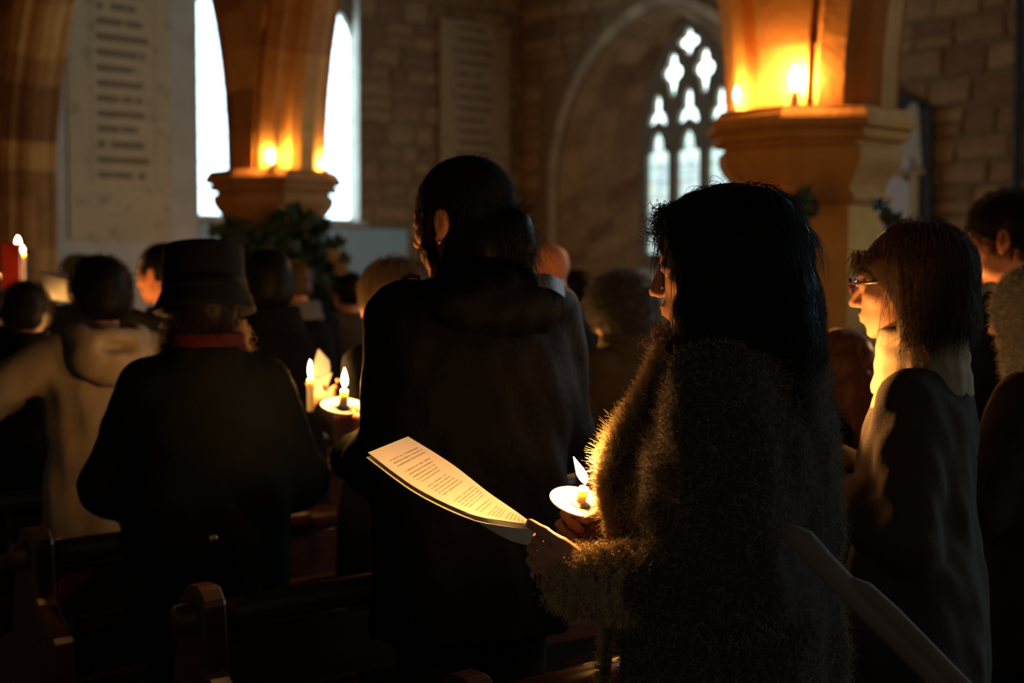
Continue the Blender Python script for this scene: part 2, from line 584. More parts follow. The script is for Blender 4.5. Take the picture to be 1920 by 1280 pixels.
for s in (-1, 1):
    z = FOOT
    while z < RSP - .05:
        h = min(.36, RSP - z)
        xs = NM + s * RHW
        ob('jamb_stone', box_mesh('jamb_stone', min(xs, xs + s * .13), max(xs, xs + s * .13), -.03 + random.uniform(-.006, .006), .1, z + .003, z + h - .003, .012), M_paleston, north, NF)
        z += h
# splayed reveal laid in courses between the rear arch and the glass
def reveal_piece(A, B, C, D, mat, nm='reveal_stone'):
    A, B, C, D = map(Vector, (A, B, C, D))
    n = (B - A).cross(D - A).normalized()
    c = (A + B + C + D) / 4
    q = [c + (p - c) * .985 for p in (A, B, C, D)]
    off = n * random.uniform(.002, .016)
    v = [p + off for p in q] + [p - n * .05 for p in (A, B, C, D)]
    f = [(0, 1, 2, 3), (4, 7, 6, 5)] + [(i, 4 + i, 4 + (i + 1) % 4, (i + 1) % 4) for i in range(4)]
    me = pyd(nm, v, f)
    o = ob(nm, me, mat, north, NF)
def rp(k, z=None):
    x, zz = rear_pt(k); return (NM - x, 0.05, zz if z is None else z)
def op(k, z=None):
    x, zz = out_pt(k); return (NM - x, DEEP, zz if z is None else z)
def lerp3(a, b, t): return tuple(a[i] + (b[i] - a[i]) * t for i in range(3))
bk_v, bk_f = [], []
ring = [('j', FOOT)] + [('a', k / 28) for k in range(29)] + [('k', FOOT)]
for q, k in ring:
    if q == 'a': p0, p1 = rp(k), op(k)
    else: p0, p1 = rp(0 if q == 'j' else 1, FOOT), op(0 if q == 'j' else 1, FOOT + .5)
    for p in (p0, p1):
        w = Vector((p[0] - NM, 0, p[2] - 2.6)).normalized() * .03
        bk_v.append(Vector(p) + w)
for i in range(len(ring) - 1): bk_f.append((2 * i, 2 * i + 1, 2 * i + 3, 2 * i + 2))
ob('mortar_backing', pyd('mortar_backing', bk_v, bk_f), M_mortar, north, NF)
NA = 14
for k in range(NA):
    cuts = [0, random.uniform(.25, .4), random.uniform(.6, .75), 1]
    for i in range(3):
        a, b = k / NA, (k + 1) / NA
        reveal_piece(lerp3(rp(a), op(a), cuts[i]), lerp3(rp(a), op(a), cuts[i + 1]), lerp3(rp(b), op(b), cuts[i + 1]), lerp3(rp(b), op(b), cuts[i]), M_rubble)
for s, kk in ((1, 0), (-1, 1)):
    nz = 8
    for k in range(nz):
        cuts = [0, random.uniform(.22, .42), random.uniform(.58, .78), 1]
        za, zb = FOOT + (RSP - FOOT) * k / nz, FOOT + (RSP - FOOT) * (k + 1) / nz
        oa, obz = FOOT + .5 + (OSP - FOOT - .5) * k / nz, FOOT + .5 + (OSP - FOOT - .5) * (k + 1) / nz
        for i in range(3):
            q = [lerp3(rp(kk, za), op(kk, oa), cuts[i]), lerp3(rp(kk, za), op(kk, oa), cuts[i + 1]), lerp3(rp(kk, zb), op(kk, obz), cuts[i + 1]), lerp3(rp(kk, zb), op(kk, obz), cuts[i])]
            if s < 0: q = q[::-1]
            reveal_piece(*q, M_rubble)
reveal_piece(rp(0, FOOT), rp(1, FOOT), op(1, FOOT + .5), op(0, FOOT + .5), M_plaster, 'sloping_sill')

# net tracery
win2 = empty('window_2', CH)
tag(win2, 'pointed window with net tracery and stained glass in the arched recess', kind='structure')
outl = [(OHW, FOOT + .5)] + outw + [(-OHW, FOOT + .5)]
hs = []
for c in (-.545, 0, .545):
    w = .215
    pts = [(c - w, 1.82), (c + w, 1.82), (c + w, 3.12), (c + w * .93, 3.19), (c + w * .62, 3.20), (c + w * .55, 3.26), (c + w * .5, 3.36), (c + w * .25, 3.44), (c, 3.48)]
    pts += [(2 * c - x, z) for x, z in pts[-2:1:-1]]
    hs.append(('light', pts))
    b = [(c, 3.60), (c + .09, 3.545), (c + .185, 3.53), (c + .195, 3.60), (c + .16, 3.70), (c + .085, 3.755), (c + .09, 3.84), (c + .07, 3.94), (c + .03, 4.0), (c, 4.02)]
    b += [(2 * c - x, z) for x, z in b[-2:0:-1]]
    if abs(c) > .3: b = [(c + (x - c) * .9, 3.53 + (z - 3.53) * .93) for x, z in b]
    hs.append(('bell', b))
for c in (-.275, .275):
    b = [(c, 3.86), (c + .05, 3.93), (c + .085, 4.08), (c + .09, 4.12), (c + .15, 4.15), (c + .185, 4.22), (c + .16, 4.29), (c + .10, 4.315), (c + .09, 4.38), (c + .06, 4.46), (c, 4.50)]
    b += [(2 * c - x, z) for x, z in b[-2:0:-1]]
    hs.append(('dagger', b))
hs.append(('top', [(.0 + .155 * math.cos(a) * (1 + .24 * math.cos(4 * a)), 4.60 + .155 * math.sin(a) * (1 + .24 * math.cos(4 * a))) for a in [2 * math.pi * i / 32 for i in range(32)]]))
WF = NF @ T(NM, DEEP, 0)
outl = [(-x, z) for x, z in outl]
me = curve_plate('window_tracery', outl, [h[1] for h in hs], 0.10, 0.012)
ob('window_tracery', me, M_tracery, win2, WF)
for nm, h in hs:
    ob('pane', pyd('pane', [(x, 0, z) for x, z in h], [tuple(range(len(h)))]), M_stained, win2, WF @ T(0, .03, 0))
for c in (-.545, 0, .545):
    b = bmesh.new()
    for i in range(7):
        z = 1.95 + i * .21
        v = [b.verts.new(p) for p in ((c - .215, 0, z - .006), (c + .215, 0, z - .006), (c + .215, 0, z + .006), (c - .215, 0, z + .006))]
        b.faces.new(v)
    v = [b.verts.new(p) for p in ((c - .006, 0, 1.83), (c + .006, 0, 1.83), (c + .006, 0, 3.45), (c - .006, 0, 3.45))]
    b.faces.new(v)
    bar = bpy.data.meshes.new('lead_lines'); b.to_mesh(bar); b.free()
    tag(ob('lead_lines', bar, M_lead, win2, WF @ T(0, .022, 0)), kind='stuff')
# further windows of the church, beside and behind the camera
wi = 3
for hpts in more:
    o = ob('window_%d' % wi, pyd('pane', [(x, 0, z) for x, z in hpts], [tuple(range(len(hpts)))]), M_plain, None, NF @ T(0, .06, 0))
    tag(o, 'lit lancet window of the north aisle beside the camera', kind='structure'); wi += 1

west = ob('wall_west', box_mesh('wall_west', SOUTH, NORTH + .6, WEST - .3, WEST, 0, TOP), M_plaster, None, CH)
tag(west, 'plastered west wall behind the camera', kind='structure')
south = ob('wall_south', box_mesh('wall_south', SOUTH - .3, SOUTH, WEST, EAST + .5, 0, TOP), M_plaster, None, CH)
tag(south, 'plastered south wall out of the picture', kind='structure')

# ------------------------------------------------------------------ arcade
EC = 4.2
HALF_W = [(0.0, .33), (.23, .33), (.23, .295), (.262, .295), (.275, .305), (.375, .235), (.355, .20), (.395, .135), (.43, .125), (.475, .06)]
HALF_E = [(0.0, .33), (.035, .33), (.045, .20), (.16, .17), (.19, .265), (.26, .265), (.43, .145), (.46, .07)]
arc = {}
for i, py in enumerate(PY):
    arc[i] = empty('pillar', CH @ T(AX, py, 0))
    tag(arc[i], ['stone pillar of the arcade beside the camera', 'nearer octagonal stone pillar with candles on its moulded capital',
                 'farther octagonal stone pillar with ivy round its neck', 'moulded stone pier at the end of the arcade'][i], kind='structure')


def vous_mesh(half, t0, t1, sgn, pr):
    cut = [p for p in half if p[0] >= (.2 if half is HALF_W else .03)]
    poly = [(e + pr, w) for e, w in cut] + [(e + pr, -w) for e, w in reversed(cut)]
    v, f = [], []
    for t in (t0, t1):
        for e, w in poly:
            rr = EC - e
            v.append((w, sgn * (EC - rr * math.cos(t)), SPRING + rr * math.sin(t)))
    n = len(poly)
    for i in range(n):
        j = (i + 1) % n
        f.append((i, j, n + j, n + i) if sgn > 0 else (j, i, n + i, n + j))
    f.append(tuple(range(n))[::-1] if sgn > 0 else tuple(range(n))); f.append(tuple(range(n, 2 * n)) if sgn > 0 else tuple(range(n, 2 * n))[::-1])
    return pyd('voussoir', v, f)


def octa_poly(a): return [(a / math.cos(math.pi / 8) * math.cos(math.pi / 8 + k * math.pi / 4), a / math.cos(math.pi / 8) * math.sin(math.pi / 8 + k * math.pi / 4)) for k in range(8)]


CAP = [(.36, -.47), (.386, -.462), (.404, -.440), (.388, -.418), (.362, -.410), (.366, -.375), (.392, -.33), (.425, -.285), (.443, -.25), (.446, -.195), (.418, -.180), (.412, -.160),
       (.462, -.152), (.476, -.132), (.472, -.116), (.455, -.112), (.455, -.104), (.498, -.094), (.503, -.06), (.490, -.038), (.476, -.02), (.466, 0.0)]
cap_me = lathe('capital', [(a / math.cos(math.pi / 8), z) for a, z in CAP], 8, math.pi / 8, False)
for i, py in enumerate(PY):
    B = CH @ T(AX, py, 0)
    last = i == 3
    # arches
    for sgn, half in ((-1, HALF_W), (1, HALF_E)):
        if (last and sgn > 0) or (i == 0 and sgn < 0): continue
        t = 0.0; dt = .078
        while True:
            e_ref = .3
            y_end = EC - (EC - e_ref) * math.cos(t + dt)
            if y_end > 2.62 or t > 1.0: break
            ob('voussoir', vous_mesh(half, t, t + dt, sgn, random.uniform(-.005, .005)), M_ashlar, arc[i], B)
            t += dt
    # spandrel blocks between the arches
    z = SPRING; k = 0
    def bw(z, s):
        e0 = .2 if s < 0 else .03
        q = (EC - e0) ** 2 - (z - SPRING) ** 2
        return min(EC - math.sqrt(max(q, 0)), 2.62) + .03
    while z < TOP - .05:
        h = min(.31, TOP - z)
        w = .33 + random.uniform(-.004, .004)
        y0a, y0b = -bw(z, -1), (bw(z, 1) if not last else .12)
        y1a, y1b = -bw(z + h, -1), (bw(z + h, 1) if not last else .12)
        if z > SPRING + 3.6: y0a = y1a = -2.62; y0b = y1b = 2.62 if not last else .12
        nsplit = 1 if (y0b - y0a) < .6 else int((y0b - y0a) / .5) + 1
        if i == 0: nsplit = 1
        for q in range(nsplit):
            fa, fb = q / nsplit, (q + 1) / nsplit
            ya0, yb0 = y0a + (y0b - y0a) * fa, y0a + (y0b - y0a) * fb
            ya1, yb1 = y1a + (y1b - y1a) * fa, y1a + (y1b - y1a) * fb
            ww = w + random.uniform(-.004, .004)
            ob('stone', prism('stone', [(ya0, z), (yb0, z), (yb1, z + h), (ya1, z + h)], 'x', -ww, ww), M_ashlar, arc[i], B)
        z += h
    if not last:
        ob('capital', cap_me, M_ashlar, arc[i], B @ T(0, 0, SPRING))
        # shaft in courses of four stones
        if i == 0:
            z = 0.0
            ob('shaft', prism('shaft', octa_poly(.35), 'z', 0, SPRING - .46), M_ashlar, arc[i], B); continue
        z = SPRING - .465; c = 0
        while z > .05:
            h = min(.34, z)
            P8 = octa_poly(.353)
            for q in range(4):
                idx = [(2 * q + (c % 2) + d) % 8 for d in range(3)]
                mid = lambda a, b: ((P8[a][0] + P8[b][0]) / 2, (P8[a][1] + P8[b][1]) / 2)
                s = 1 + random.uniform(-.006, .006)
                pts = [(0, 0)] + [(P8[j][0] * s, P8[j][1] * s) for j in idx]
                ob('stone', prism('stone', pts, 'z', z - h, z), M_ashlar, arc[i], B)
            z -= h; c += 1
    else:
        # the end pier: the arch mouldings run down to the floor in courses
        z = SPRING
        while z > .05:
            h = min(random.uniform(.26, .42), z)
            for sub in range(2):
                poly = HALF_W if True else None
                a = [(e + random.uniform(-.004, .004), w) for e, w in HALF_W]
                pts = [(w, -e) for e, w in a] + [(-w, -e) for e, w in reversed(a)]
                cutx = random.choice((-.05, .05))
                if sub == 0: pts = [p for p in pts if p[0] >= 0] + [(0, -.475), (0, .12), (.33, .12)][:2] + [(.33, .12)]
                else: pts = [(-.33, .12), (0, .12), (0, -.475)] + [p for p in pts if p[0] < 0]
                ob('stone', prism('stone', pts, 'z', z - h, z), M_ashlar, arc[i], B)
            z -= h

# ------------------------------------------------------------------ wall monument behind the nearer pillar
mf = to_church(P(1700, 300, 15.2))
MU = EAST - 5.35
# place it on the north wall where the picture shows it: distance along the wall from the corner
def north_at(px):
    a = (px - 960) / FPX
    for k in range(2000):
        s = k * .005
        p = NF @ Vector((s, 0, 0))
        if p.x / p.y >= a: return s, p.y
    return s, p.y
def zat(py, Y): return P(960, py, Y).z


ms, mY = north_at(1706)
mon = empty('wall_monument', NF @ T(ms, -.03, zat(330, mY)))
tag(mon, 'white marble wall monument with an obelisk on gabled slate beside the nearer pillar', 'monument')
B = WM[mon]
s = mY / FPX / .78           # metres per pixel across the wall
v = mY / FPX
def mp(px, py): return ((px - 1706) * s, (330 - py) * v)
ob('slate_backing', prism('slate_backing', [mp(1622, 470), mp(1622, 195), mp(1672, 160), mp(1722, 192), mp(1740, 204), mp(1742, 470)], 'y', -.035, 0, .006), M_slate, mon, B)
ob('backing_edge', prism('backing_edge', [mp(1727, 470), mp(1727, 215), mp(1744, 205), mp(1746, 470)], 'y', -.07, -.035, .006), M_slate, mon, B)
ob('obelisk', prism('obelisk', [mp(1672, 316), mp(1707, 204), mp(1716, 196), mp(1724, 204), mp(1732, 316)], 'y', -.09, -.035, .008), M_plaster, mon, B)
ob('urn_block', box_mesh('urn_block', mp(1676, 0)[0], mp(1716, 0)[0], -.12, -.035, mp(0, 318)[1], mp(0, 296)[1], .012), M_marble, mon, B)
ob('cornice', box_mesh('cornice', mp(1655, 0)[0], mp(1738, 0)[0], -.11, -.035, mp(0, 330)[1], mp(0, 319)[1], .008), M_paleston, mon, B)
ob('marble_tablet', prism('marble_tablet', [mp(1638, 440), mp(1638, 345), mp(1652, 330), mp(1690, 322), mp(1702, 335), mp(1712, 345), mp(1712, 440)], 'y', -.085, -.035, .006), M_marble, mon, B)
ob('pilaster', box_mesh('pilaster', mp(1712, 0)[0], mp(1727, 0)[0], -.1, -.035, mp(0, 440)[1], mp(0, 330)[1], .006), M_paleston, mon, B)
# dark pipe down the wall at the edge of the picture
ps, pY = north_at(1909)
pp = ob('trim_1', lathe('trim_1', [(.045, 0), (.045, TOP)], 12), M_slate, None, NF @ T(ps, -.07, 0))
tag(pp, 'dark vertical pipe on the stone wall', kind='structure')
print('stones', n1, n2)

# ------------------------------------------------------------------ smooth solids from blended distance fields
def axis_grid(lo, hi, h, fine=()):
    pts = [lo]; x = lo
    while x < hi:
        st = h
        for a, b, f in fine:
            if a - st <= x <= b: st = min(st, f)
        x += st; pts.append(x)
    return np.array(pts, np.float32)


class Solid:
    def __init__(s, lo, hi, h, fx=(), fy=(), fz=()):
        s.x, s.y, s.z = axis_grid(lo[0], hi[0], h, fx), axis_grid(lo[1], hi[1], h, fy), axis_grid(lo[2], hi[2], h, fz)
        s.F = np.full((len(s.x), len(s.y), len(s.z)), 1.0, np.float32)
        s.frame = None

    def use(s, frame):
        """frame: None or (R 3x3, origin, scale): later solids are given in this frame"""
        s.frame = frame

    def _apply(s, fn, lo, hi, k, sub):
        m = k + .035
        if s.frame is not None:
            Rm, o, sc = s.frame
            cs = np.array([[a, b, c] for a in (lo[0], hi[0]) for b in (lo[1], hi[1]) for c in (lo[2], hi[2])]) * sc
            w = cs @ Rm.T + o
            lo, hi = w.min(0), w.max(0)
        ix = [np.searchsorted(g, (lo[i] - m, hi[i] + m)) for i, g in enumerate((s.x, s.y, s.z))]
        if any(a[0] >= a[1] for a in ix): return
        sl = tuple(slice(a[0], a[1]) for a in ix)
        X, Y, Z = s.x[sl[0]][:, None, None], s.y[sl[1]][None, :, None], s.z[sl[2]][None, None, :]
        if s.frame is not None:
            Rm, o, sc = s.frame
            px, py, pz = X - o[0], Y - o[1], Z - o[2]
            X, Y, Z = [(px * Rm[0, i] + py * Rm[1, i] + pz * Rm[2, i]) / sc for i in range(3)]
            d = fn(X, Y, Z) * sc
        else:
            d = fn(X, Y, Z)
        F = s.F[sl]
        if sub:
            d = -d
            h = np.clip(.5 - .5 * (d - F) / k, 0, 1)
            s.F[sl] = d * (1 - h) + F * h + k * h * (1 - h)
        else:
            h = np.clip(.5 + .5 * (F - d) / k, 0, 1)
            s.F[sl] = F * (1 - h) + d * h - k * h * (1 - h)

    def ell(s, c, r, k=.015, sub=False):
        c = np.asarray(c, float); r = np.asarray(r, float)
        def fn(X, Y, Z):
            a, b, e = (X - c[0]) / r[0], (Y - c[1]) / r[1], (Z - c[2]) / r[2]
            k0 = np.sqrt(a * a + b * b + e * e) + 1e-6
            k1 = np.sqrt((a / r[0]) ** 2 + (b / r[1]) ** 2 + (e / r[2]) ** 2) + 1e-6
            return k0 * (k0 - 1) / k1
        s._apply(fn, c - r, c + r, k, sub)

    def cone(s, a, b, ra, rb, k=.02, sub=False):
        a = np.asarray(a, float); b = np.asarray(b, float); d = b - a; L = max(float(d @ d), 1e-9)
        def fn(X, Y, Z):
            t = np.clip(((X - a[0]) * d[0] + (Y - a[1]) * d[1] + (Z - a[2]) * d[2]) / L, 0, 1)
            return np.sqrt((X - a[0] - t * d[0]) ** 2 + (Y - a[1] - t * d[1]) ** 2 + (Z - a[2] - t * d[2]) ** 2) - (ra + (rb - ra) * t)
        r = max(ra, rb)
        s._apply(fn, np.minimum(a, b) - r, np.maximum(a, b) + r, k, sub)

    def chain(s, pts, rad, k=.02, sub=False):
        for i in range(len(pts) - 1): s.cone(pts[i], pts[i + 1], rad[i], rad[i + 1], k, sub)

    def loft(s, rings, k=.03, n=2.3, sub=False, fold=None):
        """rings: (z, cx, cy, rx, ry) rising in z"""
        q = np.array(rings, float)
        zz = np.linspace(q[0, 0], q[-1, 0], 80)
        def smooth(col):
            v = np.interp(zz, q[:, 0], q[:, col]); ker = np.ones(7) / 7
            return np.convolve(np.pad(v, 3, 'edge'), ker, 'valid')
        cx, cy, rx, ry = [smooth(i) for i in (1, 2, 3, 4)]
        z0, z1 = q[0, 0], q[-1, 0]
        def fn(X, Y, Z):
            a, b, c, d = [np.interp(Z, zz, v).astype(np.float32) for v in (cx, cy, rx, ry)]
            u = np.abs(X - a) / c; w = np.abs(Y - b) / d
            e = ((u ** n + w ** n) ** (1 / n) - 1) * np.minimum(c, d)
            if fold: e = e + fold(X, Y, Z)
            return np.maximum(np.maximum(e, z0 - Z), Z - z1)
        lo = (float((cx - rx).min()) - .02, float((cy - ry).min()) - .02, z0); hi = (float((cx + rx).max()) + .02, float((cy + ry).max()) + .02, z1)
        s._apply(fn, np.array(lo), np.array(hi), k, sub)

    def ripple(s, amp, f, seed=0):
        r = np.random.default_rng(seed)
        X, Y, Z = s.x[:, None, None], s.y[None, :, None], s.z[None, None, :]
        n = 0
        for i in range(4):
            w = r.normal(size=3) * f
            n = n + np.sin(X * w[0] + Y * w[1] + Z * w[2] + r.uniform(0, 6))
        s.F += (amp * .5 * n).astype(np.float32)

    def mesh(s, name, scale=1.0):
        F = s.F
        ins = F < 0
        nx, ny, nz = F.shape
        c = [ins[i:nx - 1 + i, j:ny - 1 + j, k:nz - 1 + k] for i in (0, 1) for j in (0, 1) for k in (0, 1)]
        allc = c[0] & c[1] & c[2] & c[3] & c[4] & c[5] & c[6] & c[7]
        anyc = c[0] | c[1] | c[2] | c[3] | c[4] | c[5] | c[6] | c[7]
        act = anyc & ~allc
        I, J, K = np.nonzero(act)
        idx = np.full(act.shape, -1, np.int32); idx[I, J, K] = np.arange(len(I))
        acc = np.zeros((len(I), 3), np.float64); cnt = np.zeros(len(I))
        g = (s.x.astype(float), s.y.astype(float), s.z.astype(float))
        cor = [(i, j, k) for i in (0, 1) for j in (0, 1) for k in (0, 1)]
        for a in cor:
            for ax in range(3):
                if a[ax]: continue
                b = list(a); b[ax] = 1
                fa = F[I + a[0], J + a[1], K + a[2]]; fb = F[I + b[0], J + b[1], K + b[2]]
                m = (fa < 0) != (fb < 0)
                if not m.any(): continue
                t = fa[m] / (fa[m] - fb[m])
                pa = [g[q][(I, J, K)[q][m] + a[q]] for q in range(3)]
                pb = g[ax][(I, J, K)[ax][m] + 1]
                pa[ax] = pa[ax] + (pb - pa[ax]) * t
                acc[m] += np.stack(pa, 1); cnt[m] += 1
        V = acc / cnt[:, None]
        Q = []
        for ax in range(3):
            b, c2 = (ax + 1) % 3, (ax + 2) % 3
            sl0 = [slice(None)] * 3; sl1 = [slice(None)] * 3
            sl0[ax] = slice(0, -1); sl1[ax] = slice(1, None)
            A, B = ins[tuple(sl0)], ins[tuple(sl1)]
            ch = A != B
            e = np.nonzero(ch)
            ok = (e[b] > 0) & (e[c2] > 0) & (e[b] < F.shape[b] - 1) & (e[c2] < F.shape[c2] - 1)
            e = [q[ok] for q in e]; out = A[tuple(e)]
            def cell(db, dc):
                q = [e[0].copy(), e[1].copy(), e[2].copy()]; q[b] -= db; q[c2] -= dc
                return idx[q[0], q[1], q[2]]
            quad = np.stack([cell(1, 1), cell(0, 1), cell(0, 0), cell(1, 0)], 1)
            quad[~out] = quad[~out][:, ::-1]
            Q.append(quad)
        Q = np.concatenate(Q); Q = Q[(Q >= 0).all(1)]
        return nmesh(name, V * scale, Q)


def verts_normals(me):
    n = len(me.vertices)
    V = np.empty(n * 3, np.float32); me.vertices.foreach_get('co', V)
    N = np.empty(n * 3, np.float32); me.vertex_normals.foreach_get('vector', N)
    return V.reshape(-1, 3).astype(float), N.reshape(-1, 3).astype(float)


def hair_curves(name, pts, rad, mat, parent, M=None):
    """pts: n x m x 3 array of strands"""
    n, m, _ = pts.shape
    cu = bpy.data.hair_curves.new(name)
    cu.add_curves([m] * n)
    cu.attributes['position'].data.foreach_set('vector', pts.astype(np.float32).ravel())
    at = cu.attributes.get('radius') or cu.attributes.new('radius', 'FLOAT', 'POINT')
    prof = np.linspace(1, .35, m)
    at.data.foreach_set('value', (np.ones((n, 1)) * prof[None] * rad).astype(np.float32).ravel())
    cu.materials.append(mat)
    o = bpy.data.objects.new(name, cu)
    put(o, M if M is not None else WM[parent], parent)
    o['kind'] = 'stuff'
    return o


def flow_strands(V, N, n, length, m=7, lift=.004, down=(0, 0, -1), curl=0.0, freq=30, spread=.15, seed=0, keep=None, cling=1.0):
    """strands that lie along a surface and run downhill on it"""
    r = np.random.default_rng(seed)
    if keep is not None:
        w = np.nonzero(keep(V, N))[0]
    else: w = np.arange(len(V))
    i = w[r.integers(0, len(w), n)]
    p = V[i] + N[i] * r.uniform(-.002, lift, (n, 1)); nn = N[i]
    g = np.asarray(down, float)
    t = g - nn * (nn @ g)[:, None] * cling
    t += r.normal(size=(n, 3)) * spread
    t /= np.linalg.norm(t, axis=1, keepdims=True) + 1e-9
    L = length * r.uniform(.5, 1.2, (n, 1))
    s = np.linspace(0, 1, m)
    pts = np.empty((n, m, 3))
    side = np.cross(t, nn); ph = r.uniform(0, 6.28, (n, 1))
    gd = g / np.linalg.norm(g)
    for k, q in enumerate(s):
        d = t * (1 - .5 * q) + gd * .5 * q
        pts[:, k] = p + d * L * q + nn * (lift * .5 * math.sin(q * 3.1))
        if curl:
            a = ph + freq * q * L
            pts[:, k] += (side * np.sin(a) + nn * (np.cos(a) + .6)) * curl * min(1, q * 2)
    return pts


def fuzz_strands(V, N, n, length, m=4, bend=.5, seed=0, keep=None, curl=0.0, down=0.3):
    r = np.random.default_rng(seed)
    w = np.nonzero(keep(V, N))[0] if keep is not None else np.arange(len(V))
    i = w[r.integers(0, len(w), n)]
    p = V[i] + r.normal(size=(n, 3)) * .003 - N[i] * .002
    d0 = N[i] + r.normal(size=(n, 3)) * bend; d0 /= np.linalg.norm(d0, axis=1, keepdims=True)
    d1 = r.normal(size=(n, 3)) * bend + np.array((0, 0, -down))
    L = length * r.uniform(.5, 1.3, (n, 1))
    pts = np.empty((n, m, 3)); ph = r.uniform(0, 6.28, (n, 1)); e1 = np.cross(d0, (0.3, .2, .9)); e2 = np.cross(d0, e1)
    for k, q in enumerate(np.linspace(0, 1, m)):
        pts[:, k] = p + d0 * L * q + d1 * L * .5 * q * q
        if curl: pts[:, k] += (e1 * np.sin(ph + 7 * q) + e2 * np.cos(ph + 7 * q)) * curl
    return pts


# ------------------------------------------------------------------ materials of people and their things
def skin_mat(name, c, red=0.0):
    g = G(name); v = g.coord('Object')
    n = g.noise(30, v, 3)
    col = g.mix(n, c, tuple(a * b for a, b in zip(c, (.86, .78, .74))))
    g.bump(g.noise(220, v, 2), .12, .002)
    g.b.inputs['Subsurface Weight'].default_value = 0.12
    g.b.inputs['Subsurface Radius'].default_value = (.012, .004, .002)
    g.b.inputs['Subsurface Scale'].default_value = 0.5
    return g.done(col, .52, .2)


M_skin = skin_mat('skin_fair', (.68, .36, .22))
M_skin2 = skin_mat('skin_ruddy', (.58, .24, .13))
M_lip = surf('lips', (.45, .16, .13), (.40, .14, .12), 40, .4, 0)
M_eyew = surf('eye_white', (.75, .72, .68), (.70, .66, .62), 40, .2, 0, spec=.5)
M_iris = surf('iris', (.06, .035, .02), (.04, .025, .015), 80, .15, 0, spec=.5)


def hair_mat(name, c, rough=.48, spec=.25):
    g = G(name)
    r = g.node('ShaderNodeHairInfo').outputs['Random']
    k = g.math('MULTIPLY_ADD', r, .9, .55)
    hs = g.node('ShaderNodeHueSaturation'); hs.inputs['Color'].default_value = (*c, 1); g.l.new(k, hs.inputs['Value'])
    return g.done(hs.outputs[0], rough, spec)


M_hdark = hair_mat('hair_dark_brown', (.012, .0065, .0045), .5, .15)
M_hblack = hair_mat('hair_black', (.005, .004, .0035), .5, .12)
M_hbrown = hair_mat('hair_mid_brown', (.085, .043, .019))
M_hred = hair_mat('hair_auburn', (.11, .036, .014))
M_hgrey = hair_mat('hair_grey', (.055, .050, .047), .42, .35)
M_hblond = hair_mat('hair_blonde', (.30, .18, .08))
M_hmouse = hair_mat('hair_mousy', (.13, .085, .05))
M_fur = hair_mat('shearling_fur', (.72, .52, .26), .6, .2)
M_boucle = hair_mat('boucle_pile', (.30, .24, .18), .75, .15)
M_furgrey = hair_mat('grey_fur', (.34, .31, .29), .6, .2)


def cloth(name, a, rough=.9, bump=.35, bscale=160, sheen=.0, spec=.15):
    return surf(name, a, tuple(x * .75 for x in a), 9, rough, bump, bscale, spec, sheen=sheen)


M_coatblack = cloth('black_wool', (.004, .004, .0042), spec=.05)
M_leather = surf('black_waxed_cotton', (.003, .003, .0033), (.002, .002, .0022), 9, .62, .25, 60, .04)
M_green = cloth('dark_green_wool', (.0055, .0068, .0055), spec=.05)
M_cream = cloth('cream_fleece', (.23, .185, .135))
M_brown = cloth('brown_boucle_cloth', (.075, .06, .043), .95, .6, 200)
M_sweater = cloth('tan_knit', (.085, .065, .054), .95, .3, 260)
M_funnel = cloth('camel_funnel_neck', (.55, .40, .26), .95, .2, 260)
M_navy = cloth('dark_navy_cloth', (.007, .0075, .010), spec=.06)
M_grey = cloth('grey_wool', (.10, .10, .105))
M_olive = cloth('brown_tweed', (.055, .04, .022))
M_knit = cloth('ochre_brown_knit', (.085, .055, .022), .95, .7, 180)
M_scarf = cloth('red_scarf', (.05, .0065, .0055))
M_hat = cloth('black_felt', (.004, .004, .0045), .95, .2)
M_trouser = cloth('black_trousers', (.006, .006, .007))
M_shoe = surf('black_shoe_leather', (.008, .007, .006), (.006, .005, .005), 20, .4, .1, 80, .4)
M_edge_highlight = surf('brown_edge_highlight', (.16, .085, .035), (.11, .06, .025), 30, .3, .1, 80, .5)  # candlelit highlight of the hood rim, put into a glossy brown
M_collar_sheen = surf('grey_daylight_sheen', (.028, .030, .034), (.02, .022, .025), 20, .5, .2, 80, .4)  # grey-blue daylight sheen on the black collar, put into the colour
M_gold = surf('gold_metal', (.75, .5, .2), (.7, .45, .18), 30, .3, 0, metal=1.0)
M_silver = surf('dull_metal', (.55, .55, .56), (.5, .5, .5), 30, .35, 0, metal=1.0)
M_wax = surf('candle_wax', (.85, .78, .62), (.80, .72, .55), 30, .5, 0, spec=.4)
_w = M_wax.node_tree.nodes['Principled BSDF'].inputs
_w['Subsurface Weight'].default_value = 1.0; _w['Subsurface Radius'].default_value = (.030, .020, .010); _w['Subsurface Scale'].default_value = 1.0
M_card = surf('white_card', (.86, .82, .74), (.82, .78, .70), 30, .7, .05, spec=.2)
def translucent(m, col, f):
    t = m.node_tree; out = t.nodes['Material Output']; b_ = t.nodes['Principled BSDF']
    tr = t.nodes.new('ShaderNodeBsdfTranslucent'); tr.inputs[0].default_value = (*col, 1)
    mx = t.nodes.new('ShaderNodeMixShader'); mx.inputs[0].default_value = f
    t.links.new(b_.outputs[0], mx.inputs[1]); t.links.new(tr.outputs[0], mx.inputs[2]); t.links.new(mx.outputs[0], out.inputs[0])
translucent(M_card, (.85, .68, .45), .45)
M_wick = surf('burnt_wick', (.02, .015, .012), (.01, .01, .01), 40, .9, 0)
M_flame = emit('candle_flame', (1.0, .46, .115), FLAME_LIGHT)


# ------------------------------------------------------------------ people
def rot3(yaw, pitch, roll=0):
    return np.array((Matrix.Rotation(R(yaw), 3, 'Z') @ Matrix.Rotation(R(pitch), 3, 'X') @ Matrix.Rotation(R(roll), 3, 'Y')))


